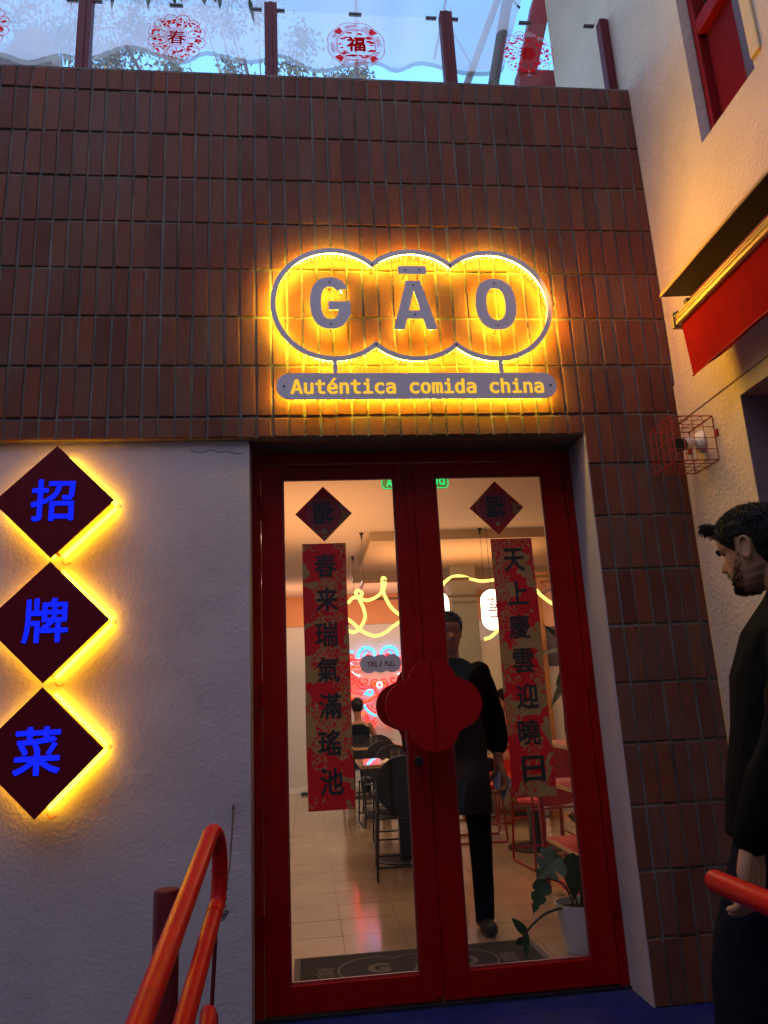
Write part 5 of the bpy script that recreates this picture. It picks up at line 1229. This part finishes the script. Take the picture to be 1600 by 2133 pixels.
for _ in range(900):
    a_ = r.uniform(0, 2*PI); f = r.random(); rt, rb_ = .14, .30
    t0_ = r.uniform(0, .55); p = Vector((-2.235+(rt+(rb_-rt)*t0_)*math.cos(a_), 2.4+(rt+(rb_-rt)*t0_)*math.sin(a_), 7.0-.42*t0_+r.uniform(-.02, .02)))
    l = r.uniform(.35, .6); t1_ = t0_+l; q = Vector((-2.235+(rt+(rb_-rt)*t1_)*math.cos(a_), 2.4+(rt+(rb_-rt)*t1_)*math.sin(a_), 7.0-.42*t1_-r.uniform(0, .02)))
    sd = Vector((-math.sin(a_), math.cos(a_), 0))*.008; tm.add([p-sd, p+sd, q+sd*.5, q-sd*.5], [(0, 1, 2, 3)])
tm.lathe([(.29, 6.6), (.135, 6.99), (.10, 7.02)], (-2.235, 2.4, 0), 20)
part(th_, 'thatch', tm, mat('straw', (.20, .17, .13), .95, var=.4, vscale=40)); part(th_, 'pole', MB().lathe([(.03, 3.2), (.03, 6.6)], (-2.235, 2.4, 0), 10), M_pole)

# ------------------------------------------------------------------ trees
M_tleaf = mat('tree_leaf', (.055, .085, .035), .6, var=.5, vscale=3); M_bark = mat('bark', (.07, .05, .035), .9, var=.3)
def tree(lab, base, clumps, seed, n):
    t = thing('tree', lab, 'tree', base, group='trees behind the terrace'); r = random.Random(seed); B = Vector(base)
    tk = MB(); top = B+Vector((0, 0, 10.6)); tk.tube(smooth_path([B, B+Vector((.1, 0, 4)), B+Vector((-.1, .1, 8)), top], 5), [.16-.006*i for i in range(16)], 8)
    lf = MB()
    for (c, s_) in clumps:
        c = Vector(c); st_ = B+Vector((0, 0, 9.2+r.uniform(-.8, 1.2)))
        mid = st_.lerp(c, .5)+Vector((0, 0, .25)); tk.tube(smooth_path([st_, mid, c], 5), [.026-.002*i for i in range(11)], 6)
        tw_ = []
        for _ in range(9):
            e = c+Vector((r.gauss(0, s_*.8), r.gauss(0, s_*.7), r.gauss(0, s_*.55))); tk.tube([c, c.lerp(e, .5)+Vector((0, 0, .05)), e], [.009, .006, .003], 4); tw_.append(e)
        for _ in range(n):
            e = r.choice(tw_); p = c.lerp(e, r.uniform(.35, 1.15))+Vector((r.gauss(0, .10), r.gauss(0, .10), r.gauss(0, .08)))
            d_ = Vector((r.gauss(0, 1), r.gauss(0, 1), r.gauss(-.8, .7))).normalized(); sd = d_.cross(Vector((r.gauss(0, 1), r.gauss(0, 1), r.gauss(0, 1)))).normalized(); L = r.uniform(.06, .12); w = L*.21
            lf.add([p, p+d_*L*.5+sd*w, p+d_*L, p+d_*L*.5-sd*w], [(0, 1, 2, 3)])
    part(t, 'trunk', tk, M_bark, smooth=True); part(t, 'crown', lf, M_tleaf, kind='stuff')
tree('dense leafy tree seen through the awning at the upper left', (-3.6, 7.4, 0), [((-4.4, 7, 12.2), .5), ((-3.75, 7, 12.0), .45), ((-3.1, 7.1, 12.3), .5), ((-2.6, 7, 12.0), .4), ((-3.95, 7, 11.5), .4), ((-3.3, 7, 11.5), .3), ((-2.2, 7.2, 12.35), .4), ((-4.7, 7, 11.4), .4), ((-2.85, 7, 11.4), .25), ((-5.3, 7, 12.0), .5), ((-3.6, 7, 13.0), .5), ((-2.4, 7, 12.9), .4)], 3, 520)
tree('thinner leafy tree seen beyond the middle of the terrace', (-.5, 8.4, 0), [((-1.95, 7, 11.38), .28), ((-1.0, 7, 11.35), .22), ((-.55, 7, 12.6), .33), ((-1.0, 7, 12.3), .35), ((.0, 7, 11.45), .22), ((.75, 7, 11.3), .22), ((.25, 7, 12.1), .18), ((-1.5, 7, 12.6), .3), ((1.1, 7, 11.3), .15)], 8, 300)
ft = thing('leafy_branch', 'dark green leaf tips hanging at the top edge above the red posts', 'branch', (-.8, .5, 5.6))
part(ft, 'twig', MB().tube(smooth_path([(-1.6, .5, 5.62), (-1.05, .5, 5.42), (-.7, .5, 5.46), (-.3, .5, 5.55)], 6), .006, 5), M_bark)
r = random.Random(12); M_fl = mat('near_leaf', (.035, .075, .025), .5, var=.3)
for bx in (-1.12, -1.06, -1.02, -.98, -.70, -.66, -.52, -.47, -.43, -.25, -1.3, -.85):
    p = Vector((bx, .5, 5.44+r.uniform(-.02, .05))); part(ft, 'leaf', leaf_mb(p, p+Vector((r.uniform(-.03, .05), r.uniform(-.04, .04), -r.uniform(.08, .15))), (r.uniform(-.4, .4), -1, 0), .014, 0, .05), M_fl)
